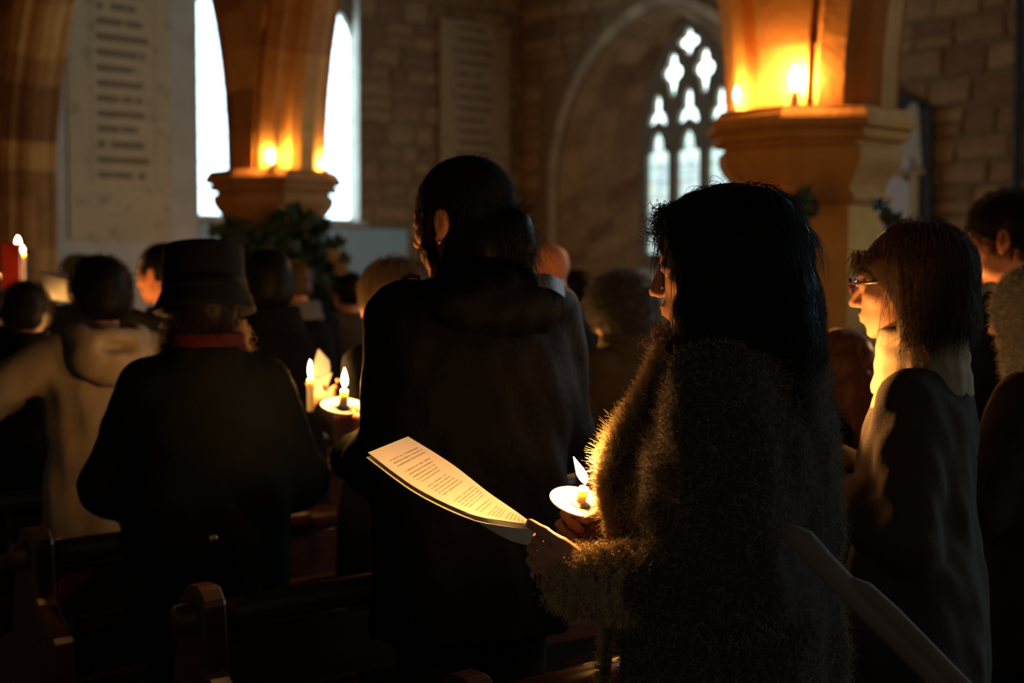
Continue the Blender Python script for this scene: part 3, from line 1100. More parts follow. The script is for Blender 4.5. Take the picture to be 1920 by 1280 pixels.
def head_frame(yaw, pitch, roll=0, lean=0.0):
    """frame of the head: origin at the middle between the eyes' level, x right, y to the face, z up"""
    Rm = rot3(yaw, pitch, roll)
    piv = np.array((0, -.015 + lean, 1.475))
    o = piv + Rm @ np.array((0, .035, .112))
    return Rm, o, 1.0


def head_solid(S, hf, fem=True, jaw=1.0, nose=1.0):
    S.use(hf)
    S.ell((0, -.017, .028), (.074, .097, .088), .02)
    S.ell((0, .030, -.030), (.060, .062, .082), .02)
    S.ell((0, .034, -.076), (.049 * jaw, .050, .034), .02)
    S.ell((0, .071, -.103), (.019 * jaw, .017, .013), .012)
    S.cone((-.03, .080, .020), (.03, .080, .020), .012, .012, .015)
    for x in (-1, 1):
        S.ell((x * .045, .056, -.026), (.022, .024, .02), .015)
        S.ell((x * .031, .103, .000), (.017, .018, .011), .012, True)
        S.ell((x * .031, .079, .000), (.0150, .0135, .0130), .006)
    S.cone((0, .088, .006), (0, .107 + .006 * nose, -.037), .0072, .0070 + .0035 * nose, .010)
    for x in (-1, 1):
        S.ell((x * .0125, .101, -.041), (.008, .010, .0075), .006)
        S.ell((x * .006, .108, -.049), (.0032, .005, .003), .003, True)
    S.ell((0, .070, -.068), (.032, .026, .022), .015)
    S.ell((0, .0945, -.0645), (.021, .009, .0055), .005)
    S.ell((0, .0925, -.0745), (.018, .009, .0065), .005)
    S.ell((0, .104, -.0694), (.020, .008, .0016), .003, True)
    for x in (-1, 1):
        S.ell((x * .077, -.010, -.010), (.009, .019, .031), .006)
        S.ell((x * .086, -.006, -.006), (.006, .011, .020), .004, True)
        S.ell((x * .076, -.002, -.038), (.006, .008, .009), .005)
    S.use(None)


def ik(s, w, l1, l2, pole):
    s, w, pole = np.array(s, float), np.array(w, float), np.array(pole, float)
    d = w - s; L = np.linalg.norm(d)
    if L > (l1 + l2) * .995:
        w = s + d / L * (l1 + l2) * .995; d = w - s; L = np.linalg.norm(d)
    u = d / L
    a = (l1 * l1 - l2 * l2 + L * L) / (2 * L); h = math.sqrt(max(l1 * l1 - a * a, 0))
    p = pole - u * (pole @ u); p /= np.linalg.norm(p) + 1e-9
    return s + u * a + p * h, w


def nrm(v):
    v = np.array(v, float); return v / np.linalg.norm(v)


def hand_solid(S, w, d, t, left, curl=(.5, .6, .65, .7), thumb=(.5, .3), spread=.06, sc=1.0, tdir=(.75, .75, .35)):
    """five separate fingers on a palm; w wrist, d along the hand, t towards the thumb"""
    d = nrm(d); t = np.array(t, float); t = nrm(t - d * (t @ d))
    n = np.cross(d, t) if left else np.cross(t, d)
    w = np.array(w, float)
    at = lambda a, b, c: w + (d * a + t * b + n * c) * sc
    S.cone(at(-.01, 0, 0), at(.03, 0, 0), .025 * sc, .026 * sc, .015)
    for b in (-.027, -.010, .010, .027):
        S.cone(at(.02, b * .7, 0), at(.088 - abs(b) * .25, b, .002), .0155 * sc, .0125 * sc, .008)
    for i, (b, L) in enumerate(((.030, .073), (.010, .081), (-.0105, .075), (-.030, .059))):
        p = at(.090 - abs(b) * .28, b, 0); ang = 0; r = .0093 if i < 3 else .0082
        dd = nrm(d + t * (1.5 - i) * spread)
        for j, fr in enumerate((.44, .31, .25)):
            ang += curl[i] * (1.0, 1.15, .7)[j]
            q = p + (dd * math.cos(ang) + n * math.sin(ang)) * L * fr * sc
            S.cone(p, q, r * sc, r * .92 * sc, .0025)
            p = q; r *= .92
    p = at(.022, .028, .006)
    dr = nrm(d * tdir[0] + t * tdir[1] + n * tdir[2])
    ang = 0
    for j, (L, r) in enumerate(((.044, .0135), (.034, .0108), (.027, .0095))):
        if j: dr = nrm(dr + (n * thumb[0] + d * .35 - t * thumb[1]) * .8)
        q = p + dr * L * sc
        S.cone(p, q, r * sc, r * .9 * sc, .004)
        p = q


legs_cache = {}


def make_person(label, px, topy, Y, yaw, head=(0, 0, 0), fem=True, H=None, shoulders=None, skin=None, arms=None, lean=0.0, fine=True, hr=.0055, hands=None, jaw=1.0, nose=1.0, group=None, hat_h=0.02, shz=1.375):
    """px, Y: where the person stands; topy: the picture row of the top of the head"""
    X = P(px, 600, Y).x
    H = H or (P(px, topy, Y).z - hat_h)
    s = H / 1.70
    M = T(X, Y, 0) @ Matrix.Rotation(R(yaw), 4, 'Z')
    MI = M.inverted()
    loc = lambda p: np.array(MI @ Vector(p)) / s            # a world point in the person's own units
    ldir = lambda d: np.array(MI.to_3x3() @ Vector(d))
    sw = shoulders or (.165 if fem else .185)
    hf = head_frame(*head, lean=lean)
    SH = {-1: np.array((-sw, -.015 + lean * .8, shz)), 1: np.array((sw, -.015 + lean * .8, shz))}
    arm = {}
    for q in (-1, 1):
        a = (arms or {}).get(q)
        if a is None:
            wr = np.array((q * .11, .25, 1.10)); d = (-.45 * q, .75, .35); t = (-.3 * q, -.2, .9); kw = {}
            pole = (q * .6, -.5, -.6)
        else:
            wr, d, t, kw, pole = a
            wr = loc(wr) if not isinstance(wr, tuple) else np.array(wr); d = ldir(d); t = ldir(t)
        el, wr = ik(SH[q], wr, .285, .25, pole)
        arm[q] = (el, wr, d, t, kw)
    fx, fy, fz = [(-.12, .12, hr * 1.4)], [], [(1.44, 1.74, hr)]
    o = hf[1]; fx = [(o[0] - .13, o[0] + .13, hr)]; fy = [(o[1] - .15, o[1] + .16, hr)]
    hq = .0055 if hands else .012
    for q in (-1, 1):
        if hands and q in hands:
            c = arm[q][1] + nrm(arm[q][2]) * .07
            for l, i in ((fx, 0), (fy, 1), (fz, 2)): l.append((c[i] - .09, c[i] + .09, hq))
    reach = [arm[q][1] for q in (-1, 1)] + [arm[q][0] for q in (-1, 1)] + [arm[q][1] + nrm(arm[q][2]) * .18 for q in (-1, 1)]
    lo = np.minimum(np.min(reach, 0) - .06, (-.3, -.2, -.02)); hi = np.maximum(np.max(reach, 0) + .06, (.3, .25, 1.74))
    lo[1] = min(lo[1], o[1] - .16); hi[1] = max(hi[1], o[1] + .16); lo[0] = min(lo[0], o[0] - .13); hi[0] = max(hi[0], o[0] + .13)
    S = Solid(lo, hi, .019, fx, fy, fz)
    # trunk and legs
    for q in (-1, 1):
        S.chain([(q * .085, 0, .90), (q * .095, .012, .49), (q * .095, -.02, .085)], [.082, .053, .036], .03)
        S.chain([(q * .095, -.035, .045), (q * .105, .14, .03)], [.036, .028], .02)
    S.ell((0, -.005, .93), (.155 if fem else .15, .105, .12), .05)
    S.ell((0, lean * .3, 1.08), (.120 if fem else .135, .085, .14), .06)
    S.ell((0, lean * .6, 1.26), (.145 if fem else .165, .100, .16), .06)
    S.cone(SH[-1] * (.8, 1, 1), SH[1] * (.8, 1, 1), .055, .055, .05)
    S.cone((0, -.025 + lean * .9, 1.38), hf[1] + hf[0] @ np.array((0, -.030, -.07)), .062, .050 if fem else .056, .035)
    for q in (-1, 1):
        el, wr, d, t, kw = arm[q]
        S.chain([SH[q], el, wr], [.050, .039, .026], .02)
        hand_solid(S, wr, d, t, q < 0, **kw)
    head_solid(S, hf, fem, jaw, nose)
    body = ob('person', S.mesh('person', s), skin or M_skin, None, M)
    tag(body, label, 'person', group)
    p = dict(o=body, M=M, s=s, hf=hf, arm=arm, SH=SH, sw=sw, lean=lean, loc=loc, ldir=ldir, fem=fem)
    # eyes
    for q in (-1, 1):
        c = hf[1] + hf[0] @ np.array((q * .031, .0815, .0005))
        e = ob('eye', lathe('eye', [(.0115 * math.sin(a), -.0115 * math.cos(a)) for a in np.linspace(.05, 3.09, 10)], 14, cap=True), M_eyew, body,
               M @ T(*(c * s)) @ Matrix(hf[0].tolist()).to_4x4() @ Matrix.Rotation(R(-90), 4, 'X') @ S3(s, s, s))
        ob('iris', lathe('iris', [(.0006, .0122), (.005, .0113), (.0055, .0100)][::-1], 14, cap=True), M_iris, e, WM[e])
    # legs of the trousers and shoes: one shared shape
    key = round(s, 2)
    if key not in legs_cache:
        L = Solid((-.24, -.2, .03), (.24, .22, 1.0), .02)
        for q in (-1, 1): L.chain([(q * .085, 0, .90), (q * .095, .012, .49), (q * .097, -.02, .08)], [.097, .072, .060], .03)
        L.ell((0, 0, .93), (.168, .118, .09), .04)
        tm = L.mesh('trousers', key); tm.materials.append(M_trouser)
        Z = Solid((-.06, -.13, -.02), (.06, .25, .14), .011)
        Z.chain([(0, -.05, .045), (.005, .07, .042), (.01, .155, .034)], [.047, .046, .038], .02)
        Z.cone((0, -.045, .045), (0, -.02, .11), .045, .045, .02)
        Z.loft([(-.02, 0, .05, .2, .3), (.0, 0, .05, .2, .3)], .004, sub=True)
        zm = Z.mesh('shoe', key); zm.materials.append(M_shoe)
        legs_cache[key] = (tm, zm)
    tm, zm = legs_cache[key]
    ob('trousers', tm, None, body)
    for q in (-1, 1): ob('shoe', zm, None, body, M @ T(q * .095 * s, 0, 0))
    return p


def coat(p, mat, rings=None, bulk=1.0, hem=.72, sleeve=(.072, .062, .052), cuff=.02, folds=.006, seed=0, name='coat', h=.0135, collar=None, extra=None, n=2.3, neck=True):
    s, arm, SH, ln = p['s'], p['arm'], p['SH'], p['lean']
    b = bulk
    rings = rings or [(hem, 0, 0, .200 * b, .150 * b), (.80, 0, 0, .200 * b, .148 * b), (.95, 0, 0, .195 * b, .142 * b), (1.08, 0, ln * .3, .175 * b, .130 * b),
                      (1.22, 0, ln * .6, .185 * b, .135 * b), (1.33, 0, -.01 + ln * .75, .185 * b, .122 * b), (1.40, 0, -.02 + ln * .85, .135 * b, .095 * b), (1.45, 0, -.02 + ln, .085, .08)]
    pts = [arm[q][i] for q in (-1, 1) for i in (0, 1)] + [SH[-1], SH[1]]
    lo = np.minimum(np.min(pts, 0) - .11, (-.30 * b, -.24 * b, rings[0][0] - .04)); hi = np.maximum(np.max(pts, 0) + .11, (.30 * b, .24 * b, 1.62))
    S = Solid(lo, hi, h)
    r = np.random.default_rng(seed); f1, f2, f3 = r.uniform(0, 6, 3)
    def fold(X, Y, Z):
        a = np.arctan2(Y, X)
        return folds * (np.sin(a * 7 + f1 + Z * 3) * np.clip(1.35 - Z, 0, 1) * 1.3 + .6 * np.sin(Z * 26 + a * 3 + f2) * np.clip(1 - abs(Z - 1.08) * 5, 0, 1))
    S.loft(rings, .03, n, fold=fold)
    for q in (-1, 1):
        el, wr, d, t, kw = arm[q]
        S.cone(SH[q] * (.93, 1, 1), el, sleeve[0], sleeve[1], .045)
        u = nrm(wr - el)
        S.cone(el, wr - u * cuff, sleeve[1], sleeve[2], .03)
        for k in range(3):          # sleeve creases at the elbow
            c = el + u * (.03 + .035 * k); S.ell(c, (sleeve[1] * 1.08,) * 3, .02)
    if extra: extra(S)
    S.ripple(.0025, 45, seed)
    o = ob(name, S.mesh(name, s), mat, p['o'])
    return o


def neck_ring(p, mat, name='collar', z0=1.42, z1=1.50, r0=(.105, .095), r1=(.085, .085), thick=.014, folds=0.0, dy=-.02, h=.007, seed=0):
    """open standing collar or wound scarf"""
    ln = p['lean']
    S = Solid((-.2, -.2 + ln, z0 - .03), (.2, .2 + ln, z1 + .03), h)
    fo = (lambda X, Y, Z: folds * np.sin(Z * 160 + 3 * np.arctan2(Y, X))) if folds else None
    S.loft([(z0, 0, dy + ln, r0[0], r0[1]), (z1, 0, dy + ln, r1[0], r1[1])], .004, 2.1, fold=fo)
    S.loft([(z0 - .02, 0, dy + ln, r0[0] - thick, r0[1] - thick), (z1 + .02, 0, dy + ln, r1[0] - thick, r1[1] - thick)], .004, 2.1, sub=True)
    S.ripple(.0015, 60, seed)
    return ob(name, S.mesh(name, p['s']), mat, p['o'])


HAIR = {}


def hair(p, style, mat, strands=2500, length=.06, curl=0.0, rad=.00045, seed=0, lift=.006, freq=300, h=.0075, spread=.15, extra=None, m=7, front=9.0, top=9.0):
    hf = p['hf']; s = p['s']
    o = hf[1]
    lo = np.array(o) - (.2, .24, .42 if style in ('long', 'pony') else .24); hi = np.array(o) + (.2, .2, .17)
    S = Solid(lo, hi, h); S.use(hf)
    if style == 'short':
        S.ell((0, -.022, .034), (.082, .106, .090), .01)
        S.ell((0, -.075, -.03), (.062, .045, .05), .02)
        S.ell((0, .105, -.045), (.095, .072, .080), .012, True)
        for x in (-1, 1): S.ell((x * .085, -.008, -.012), (.016, .026, .034), .008, True)
        S.ell((0, -.02, -.15), (.2, .2, .085), .015, True)
    elif style == 'bald':
        S.ell((0, -.030, .0), (.081, .098, .062), .01)
        S.ell((0, .0, .06), (.14, .17, .125), .01, True)
        S.ell((0, .11, -.03), (.11, .095, .12), .01, True)
        for x in (-1, 1): S.ell((x * .085, -.006, -.012), (.016, .026, .034), .008, True)
        S.ell((0, -.02, -.15), (.2, .2, .095), .015, True)
    elif style == 'crop':      # fuller rounded hair covering the ears
        S.ell((0, -.025, .025), (.092, .112, .100), .01)
        S.ell((0, -.055, -.035), (.085, .075, .072), .03)
        S.ell((0, .108, -.050), (.072, .070, .088), .012, True)
    elif style == 'curly':
        S.ell((0, -.020, .020), (.110, .125, .112), .01)
        S.ell((0, -.045, -.05), (.098, .085, .068), .03)
        S.ell((0, .125, -.050), (.070, .080, .088), .015, True)
        S.use(None); S.ripple(.007, 130, seed); S.use(hf)
    elif style == 'bob':
        S.ell((0, -.028, .032), (.090, .114, .096), .01)
        S.loft([(-.112, 0, -.045, .092, .086), (-.08, 0, -.042, .098, .098), (0, 0, -.035, .096, .108), (.05, 0, -.03, .088, .10)], .02)
        S.ell((0, .052, .040), (.070, .052, .034), .012)
        S.ell((0, .108, -.072), (.2, .112, .088), .010, True)
        S.ell((0, -.02, -.10), (.062, .075, .09), .01, True)
    elif style == 'long':
        S.ell((0, -.026, .034), (.088, .114, .092), .01)
        S.loft([(-.245, 0, -.085, .125, .045), (-.20, 0, -.08, .135, .062), (-.12, 0, -.07, .128, .085), (-.05, 0, -.05, .112, .10), (.03, 0, -.035, .094, .106)], .03)
        S.chain([(-.052, .058, .078), (-.073, .048, .02), (-.080, .042, -.07), (-.094, .03, -.16), (-.10, .025, -.21)], [.020, .024, .026, .034, .026], .02)
        S.chain([(.055, .035, .078), (.076, .012, .01), (.092, .0, -.10), (.105, -.01, -.20)], [.020, .022, .032, .034], .02)
        S.ell((.03, .125, -.045), (.082, .067, .115), .010, True)
        S.use(None); S.ripple(.003, 70, seed); S.use(hf)
    elif style == 'pony':      # tied back under a close cap, loose tail behind
        S.ell((0, -.022, .036), (.081, .106, .089), .01)
        S.ell((0, .108, -.040), (.1, .072, .073), .012, True)
        for x in (-1, 1): S.ell((x * .085, -.006, -.012), (.015, .024, .033), .008, True)
        S.ell((0, -.080, -.060), (.066, .052, .075), .02)
        for x in (-1, 1): S.chain([(x * .070, .026, .02), (x * .068, .034, -.05), (x * .056, .030, -.095)], [.013, .014, .010], .012)
        S.chain([(0, -.105, -.015), (.006, -.134, -.030), (.010, -.142, -.07), (.010, -.135, -.125)], [.022, .030, .028, .008], .02)
        for x in (-1, 1): S.ell((x * .052, -.035, -.085), (.026, .04, .06), .02)
        S.ell((0, .0, -.21), (.2, .03, .085), .015, True)
    if extra: extra(S)
    S.use(None)
    me = S.mesh('hair', s)
    ho = ob('hair', me, mat, p['o'])
    if strands:
        V, N = verts_normals(me)
        loc = (V / s - hf[1]) @ hf[0]
        ok = ~((loc[:, 1] > front) & (loc[:, 2] < .06)) & ~(loc[:, 1] > front + .02) & (loc[:, 2] < top)
        pts = flow_strands(V[ok], N[ok], strands, length * s, m, lift, curl=curl, freq=freq, spread=spread, seed=seed)
        hair_curves('loose_hair', pts, rad, mat, ho)
    return ho


def solid_part(p, name, mat, lo, hi, h, fn, frame=None, parent=None):
    S = Solid(lo, hi, h)
    fn(S); S.use(None)
    return ob(name, S.mesh(name, p['s']), mat, parent or p['o'])


# ------------------------------------------------------------------ candles and papers
def frame_from_axis(o, a):
    a = Vector(a).normalized()
    q = Vector((0, 0, 1)).rotation_difference(a)
    return T(*o) @ q.to_matrix().to_4x4()


def flame_mesh(h, w, lean=(0, 0)):
    prof = [(0.10, 0), (.50, .08), (.86, .20), (1.0, .33), (.92, .47), (.72, .62), (.46, .77), (.22, .90), (.03, 1.0)]
    v, f = [], []; n = 12
    for r, z in prof:
        bx = lean[0] * (z ** 1.3) * h; by = lean[1] * (z ** 1.3) * h
        for i in range(n):
            a = 2 * math.pi * i / n
            v.append((bx + r * w / 2 * math.cos(a), by + r * w / 2 * math.sin(a), z * h))
    for k in range(len(prof) - 1):
        for i in range(n):
            j = (i + 1) % n
            f.append((k * n + i, k * n + j, (k + 1) * n + j, (k + 1) * n + i))
    f.append(tuple(range(n))[::-1]); f.append(tuple((len(prof) - 1) * n + i for i in range(n)))
    return pyd('flame', v, f, True)


def candle(base, label, axis=(0, 0, 1), r=.008, above=.04, below=.08, guard=0.0, fh=.036, fw=.012, lean=(0, 0), group='lit candles in the church', jar=False):
    """base: where the drip guard sits (or the foot when there is none)"""
    M = frame_from_axis(base, axis)
    e = empty('candle', M); tag(e, label, 'candle', group)
    ob('candle_stick', lathe('candle_stick', [(r * .9, -below), (r, -below + .003), (r, above - .004), (r * .93, above - .001), (r * .55, above - .002)], 16), M_wax, e, M)
    ob('wick', tube('wick', [(0, 0, above - .003), (.0005, 0, above + .004), (.0015, 0, above + .008)], .0008, 5), M_wick, e, M)
    Mf = Matrix.Translation(M @ Vector((0, 0, above + .005)))
    ob('flame', flame_mesh(fh, fw, lean), M_flame, e, Mf)
    if guard:
        g = [(r * 1.05, -.004), (guard * .55, -.0035), (guard * .93, -.001), (guard, .002), (guard * .985, .0035), (guard * .92, .0005), (guard * .5, -.0015), (r * 1.05, -.002)]
        ob('drip_guard', lathe('drip_guard', g, 40, cap=False), M_card, e, M)
        v = []
        ob('wax_spill', lathe('wax_spill', [(r * 1.9, -.0018), (r * 1.5, .0005), (r * 1.02, .003)], 14), M_wax, e, M)
    return e


def sheet_mesh(name, A, B, n=24, m=8, thick=.0006, wave=.0):
    """sheet between two edge polylines A and B (world points); UV u along, v across"""
    def res(Q):
        Q = [Vector(q) for q in Q]
        L = [0]
        for i in range(len(Q) - 1): L.append(L[-1] + (Q[i + 1] - Q[i]).length)
        out = []
        for k in range(n + 1):
            t = L[-1] * k / n
            i = max(j for j in range(len(Q) - 1) if L[j] <= t + 1e-9)
            f = (t - L[i]) / (L[i + 1] - L[i]); p0 = Q[max(i - 1, 0)]; p1 = Q[i]; p2 = Q[i + 1]; p3 = Q[min(i + 2, len(Q) - 1)]
            out.append(.5 * ((2 * p1) + (p2 - p0) * f + (2 * p0 - 5 * p1 + 4 * p2 - p3) * f * f + (3 * p1 - p0 - 3 * p2 + p3) * f ** 3))
        return out
    a, b = res(A), res(B)
    v, f = [], []
    for k in range(n + 1):
        for j in range(m + 1):
            v.append(a[k].lerp(b[k], j / m))
    for k in range(n):
        for j in range(m):
            i = k * (m + 1) + j
            f.append((i, i + m + 1, i + m + 2, i + 1))
    c = len(v)
    nrmz = (Vector(b[n // 2]) - Vector(a[n // 2])).cross(Vector(a[n // 2 + 1]) - Vector(a[n // 2])).normalized() * thick
    v2 = [p + nrmz for p in v]
    f2 = [tuple(i + c for i in q[::-1]) for q in f]
    rim = []
    loop = [k * (m + 1) for k in range(n + 1)] + [n * (m + 1) + j for j in range(1, m + 1)] + [k * (m + 1) + m for k in range(n - 1, -1, -1)] + [j for j in range(m - 1, 0, -1)]
    for i in range(len(loop)):
        p, q = loop[i], loop[(i + 1) % len(loop)]
        rim.append((p, p + c, q + c, q))
    me = pyd(name, v + v2, f + f2 + rim, False)
    uv = me.uv_layers.new(name='page')
    for l in me.loops:
        i = l.vertex_index % c
        uv.data[l.index].uv = ((i // (m + 1)) / n, (i % (m + 1)) / m)
    return me


def paper_text_mat():
    """printed verses too small to read: rows of grey word strokes in stanzas; u runs down the page"""
    g = G('printed_paper')
    uv = g.coord('UV'); U, V, _ = g.xyz(uv)
    row = g.math('MULTIPLY', U, 44.0)
    rid = g.math('FLOOR', row); fr = g.math('FRACT', row)
    inrow = g.math('MULTIPLY', g.math('GREATER_THAN', fr, .30), g.math('LESS_THAN', fr, .66))
    blank = None
    for q in (8, 14, 20, 21, 27, 30, 35, 41):
        c = g.math('COMPARE', rid, float(q), .3)
        blank = c if blank is None else g.math('ADD', blank, c)
    keep = g.math('SUBTRACT', 1.0, blank, clamp=True)
    span = g.math('MULTIPLY', g.math('GREATER_THAN', U, .12), g.math('LESS_THAN', U, .93))
    ln = g.math('MULTIPLY_ADD', g.math('SINE', g.math('MULTIPLY', rid, 12.9)), .10, .80)
    mar = g.math('MULTIPLY', g.math('GREATER_THAN', V, .17), g.math('LESS_THAN', V, ln))
    cb = g.node('ShaderNodeCombineXYZ'); g.l.new(g.math('MULTIPLY', V, 46.0), cb.inputs[0]); g.l.new(g.math('MULTIPLY', rid, 5.3), cb.inputs[1])
    words = g.math('GREATER_THAN', g.noise(1.0, cb.outputs[0], 2, .7), .43)
    k = inrow
    for q in (keep, span, mar, words): k = g.math('MULTIPLY', k, q)
    c = g.mix(g.math('MULTIPLY', k, .62), (.86, .83, .77), (.08, .07, .06))
    g.b.inputs['Subsurface Weight'].default_value = 0
    return g.done(c, .8, .1)


M_print = paper_text_mat()
M_paper = surf('plain_paper', (.86, .83, .77), (.84, .81, .75), 20, .8, .03, 40, .1)

# ------------------------------------------------------------------ pews
ROWS = [1.74, 2.62, 3.50, 4.38, 5.26, 6.14]
PX0, PX1 = 1.40, 5.25
PEW_LABELS = ['dark wooden pew in front of the woman in the furry coat, its rail catching candlelight', 'dark wooden pew behind the hatted person, its end panel standing below the green coat',
              'dark wooden pew in front of the hatted person, with a shiny pew end', 'dark wooden pew whose back stands below the cream hoodie',
              'dark wooden pew in front of the cream hoodie', 'foremost dark wooden pew of the block, beyond the small crowd']
end_poly = [(-.17, 0), (.36, 0), (.36, .42), (.28, .50), (.10, .58), (.06, .76), (.05, .83), (.02, .862), (-.03, .862), (-.055, .83), (-.065, .68), (-.17, .60)]
end_me = prism('end_panel', end_poly, 'x', 0, .06, .008); end_me.materials.append(M_wood)
stile_me = box_mesh('stile', -.03, .03, -.02, .02, .38, .78, .004); stile_me.materials.append(M_wood)
for i, u in enumerate(ROWS):
    x1 = 1.98 if i == 0 else PX1
    npan = 1 if i == 0 else 6
    pw = (x1 - PX0 - .06) / npan
    e = empty('pew', CH @ T(0, u, 0)); tag(e, PEW_LABELS[i], 'pew', 'rows of church pews')
    if i < 2:
        pm = {'top_rail': tube('top_rail', [(PX0 - .03, 0, .79), (x1 + .03, 0, .79)], .034, 14),
              'panel': box_mesh('panel', .012, pw - .012, -.012, .012, .45, .75, .010),
              'seat': box_mesh('seat', PX0 + .06, x1, .02, .35, .40, .44, .012),
              'book_ledge': box_mesh('book_ledge', PX0 + .06, x1, -.135, -.02, .60, .622, .008),
              'ledge_lip': box_mesh('ledge_lip', PX0 + .06, x1, -.148, -.134, .60, .65, .005),
              'lower_board': box_mesh('lower_board', PX0 + .06, x1, -.01, .01, .06, .40, .004)}
        for me in pm.values(): me.materials.append(M_wood)
    for nm, me in pm.items():
        if nm != 'panel': ob(nm, me, None, e)
    for x in (PX0, x1): ob('end_panel', end_me, None, e, WM[e] @ T(x, 0, 0))
    for k in range(npan): ob('panel', pm['panel'], None, e, WM[e] @ T(PX0 + .06 + k * pw, 0, 0))
    for k in range(npan + 1): ob('stile', stile_me, None, e, WM[e] @ T(PX0 + .06 + k * pw, 0, 0))

SLOT = [1.41, 2.29, 3.17, 4.05, 4.93, 5.81]      # where people stand between the pews
def YU(px, k):
    """distance at which someone seen at column px stands in pew row k"""
    al = (px - 960) / FPX
    return (SLOT[k] if isinstance(k, int) else k) / (math.cos(ANG) - al * math.sin(ANG))

# ------------------------------------------------------------------ the woman in the furry coat (holds a candle and a song sheet)
FYAW = 64
cand_f = P(1088, 943, 2.24)
cax = Vector((.20, -.30, .93)).normalized()
hd_ = Vector((-.80, -.14, .42)).normalized(); ht_ = cax - hd_ * cax.dot(hd_); ht_.normalize(); hn_ = ht_.cross(hd_)
grip = cand_f - cax * .042
rwr = grip - hd_ * .080 - hn_ * .030
fw = make_person('woman in profile with long dark hair and furry brown coat, holding candle and song sheet', 1384, 322, YU(1384, 0), FYAW, head=(14, -6, 0), fem=True, hat_h=.028, nose=.55,
                 arms={-1: (P(1112, 1088, 2.13), (-.95, .15, .22), (.12, -.38, .92), dict(curl=(.75, .85, .9, .95), thumb=(.25, .1), tdir=(1.0, .42, .12)), (-.1, -.5, -.9)),
                       1: (rwr, hd_, ht_, dict(curl=(.85, .95, 1.0, 1.05), thumb=(.75, .45), tdir=(.85, .5, .75)), (.7, -.4, -.5))}, hands=(-1, 1), hr=.0045)
M_W = fw['M']
I4 = Matrix()
lap = [(1246, 655, 2.17), (1226, 705, 2.19), (1205, 752, 2.21), (1182, 800, 2.22), (1158, 848, 2.22), (1144, 890, 2.21), (1146, 930, 2.19), (1152, 965, 2.18), (1160, 1010, 2.17)]
lapL = [fw['loc'](P(*q)) for q in lap]
lap2 = [(1150, 1150, 2.16), (1140, 1215, 2.16), (1130, 1300, 2.16), (1128, 1400, 2.16)]
lap2L = [fw['loc'](P(*q)) for q in lap2]
def fcoat(S):
    S.chain([q_ + np.array(fw['ldir']((.022, 0, 0))) for q_ in lapL], [.022] * 9, .03)
    S.ell((0, -.03, 1.40), (.15, .11, .06), .04)
fco = coat(fw, M_brown, [(.72, 0, .0, .21, .172), (.8, 0, 0, .21, .172), (.95, 0, 0, .205, .172), (1.10, 0, 0, .20, .165), (1.24, 0, 0, .205, .16), (1.33, 0, -.015, .19, .14), (1.40, 0, -.025, .135, .105), (1.45, 0, -.02, .09, .085)],
           sleeve=(.085, .072, .052), cuff=.01, folds=.014, seed=4, h=.0115, extra=fcoat)
V, N = verts_normals(fco.data)
sf = fw['s']
hair_curves('pile', fuzz_strands(V, N, 36000, .011, 4, .8, 1, curl=.0016), .00045, M_boucle, fco)
# shearling edge of the coat
LW = [np.array(P(*q)) for q in lap]
def polyline_pts(Q, n, r):
    Q = np.array(Q); t = r.uniform(0, len(Q) - 1.001, n); i = t.astype(int); f = (t - i)[:, None]
    d = Q[i + 1] - Q[i]
    return Q[i] * (1 - f) + Q[i + 1] * f, d / np.linalg.norm(d, axis=1, keepdims=True), t
r_ = np.random.default_rng(3)
n = 20000
Lloc = np.array(lapL) * sf
p0, tdir, tt = polyline_pts(Lloc, n, r_)
ld = lambda d: np.array(fw['ldir'](d))
left, up_, cam_ = ld((-1, 0, 0)), ld((0, 0, 1)), ld((0, -1, .15))
ang = r_.uniform(-1.9, 1.9, n)
outd = left[None] * np.cos(ang)[:, None] + cam_[None] * np.sin(ang)[:, None]
outd = outd - tdir * (outd * tdir).sum(1)[:, None]; outd /= np.linalg.norm(outd, axis=1, keepdims=True)
base = p0 + outd * .010
lean_d = outd * 1.0 + np.array(-tdir) * r_.uniform(-.2, .9, (n, 1)) + r_.normal(size=(n, 3)) * .3
lean_d /= np.linalg.norm(lean_d, axis=1, keepdims=True)
L = (.008 + .010 * np.exp(-((tt[:, None] - 4.2) / 2.2) ** 2)) * r_.uniform(.5, 1.5, (n, 1))
pts = np.empty((n, 5, 3)); cv = r_.normal(size=(n, 3)) * .35
for k, q in enumerate(np.linspace(0, 1, 5)): pts[:, k] = base + lean_d * L * q + cv * L * q * q
trim = ob('fur_trim', tube('fur_trim', [Vector(q) for q in Lloc], [.012] * len(lap), 10), M_funnel, fw['o'])
trim['label'] = 'long pale shearling fur along the open edge of the coat'
hair_curves('fur', pts, .00036, M_fur, trim)
L2 = np.array(lap2L) * sf
tr2 = ob('fur_trim', tube('fur_trim', [Vector(q) for q in L2], [.009] * 4, 8), M_brown, fw['o'])
n = 2500
p0, tdir, tt = polyline_pts(L2, n, r_)
a_ = r_.uniform(-2.2, 2.2, n); outd = left[None] * np.cos(a_)[:, None] + cam_[None] * np.sin(a_)[:, None]
pts = np.empty((n, 4, 3)); cv = r_.normal(size=(n, 3)) * .5
for k, q in enumerate(np.linspace(0, 1, 4)): pts[:, k] = p0 + outd * (.007 + .012 * q) + cv * .008 * q
hair_curves('fur', pts, .0005, M_fur, tr2)
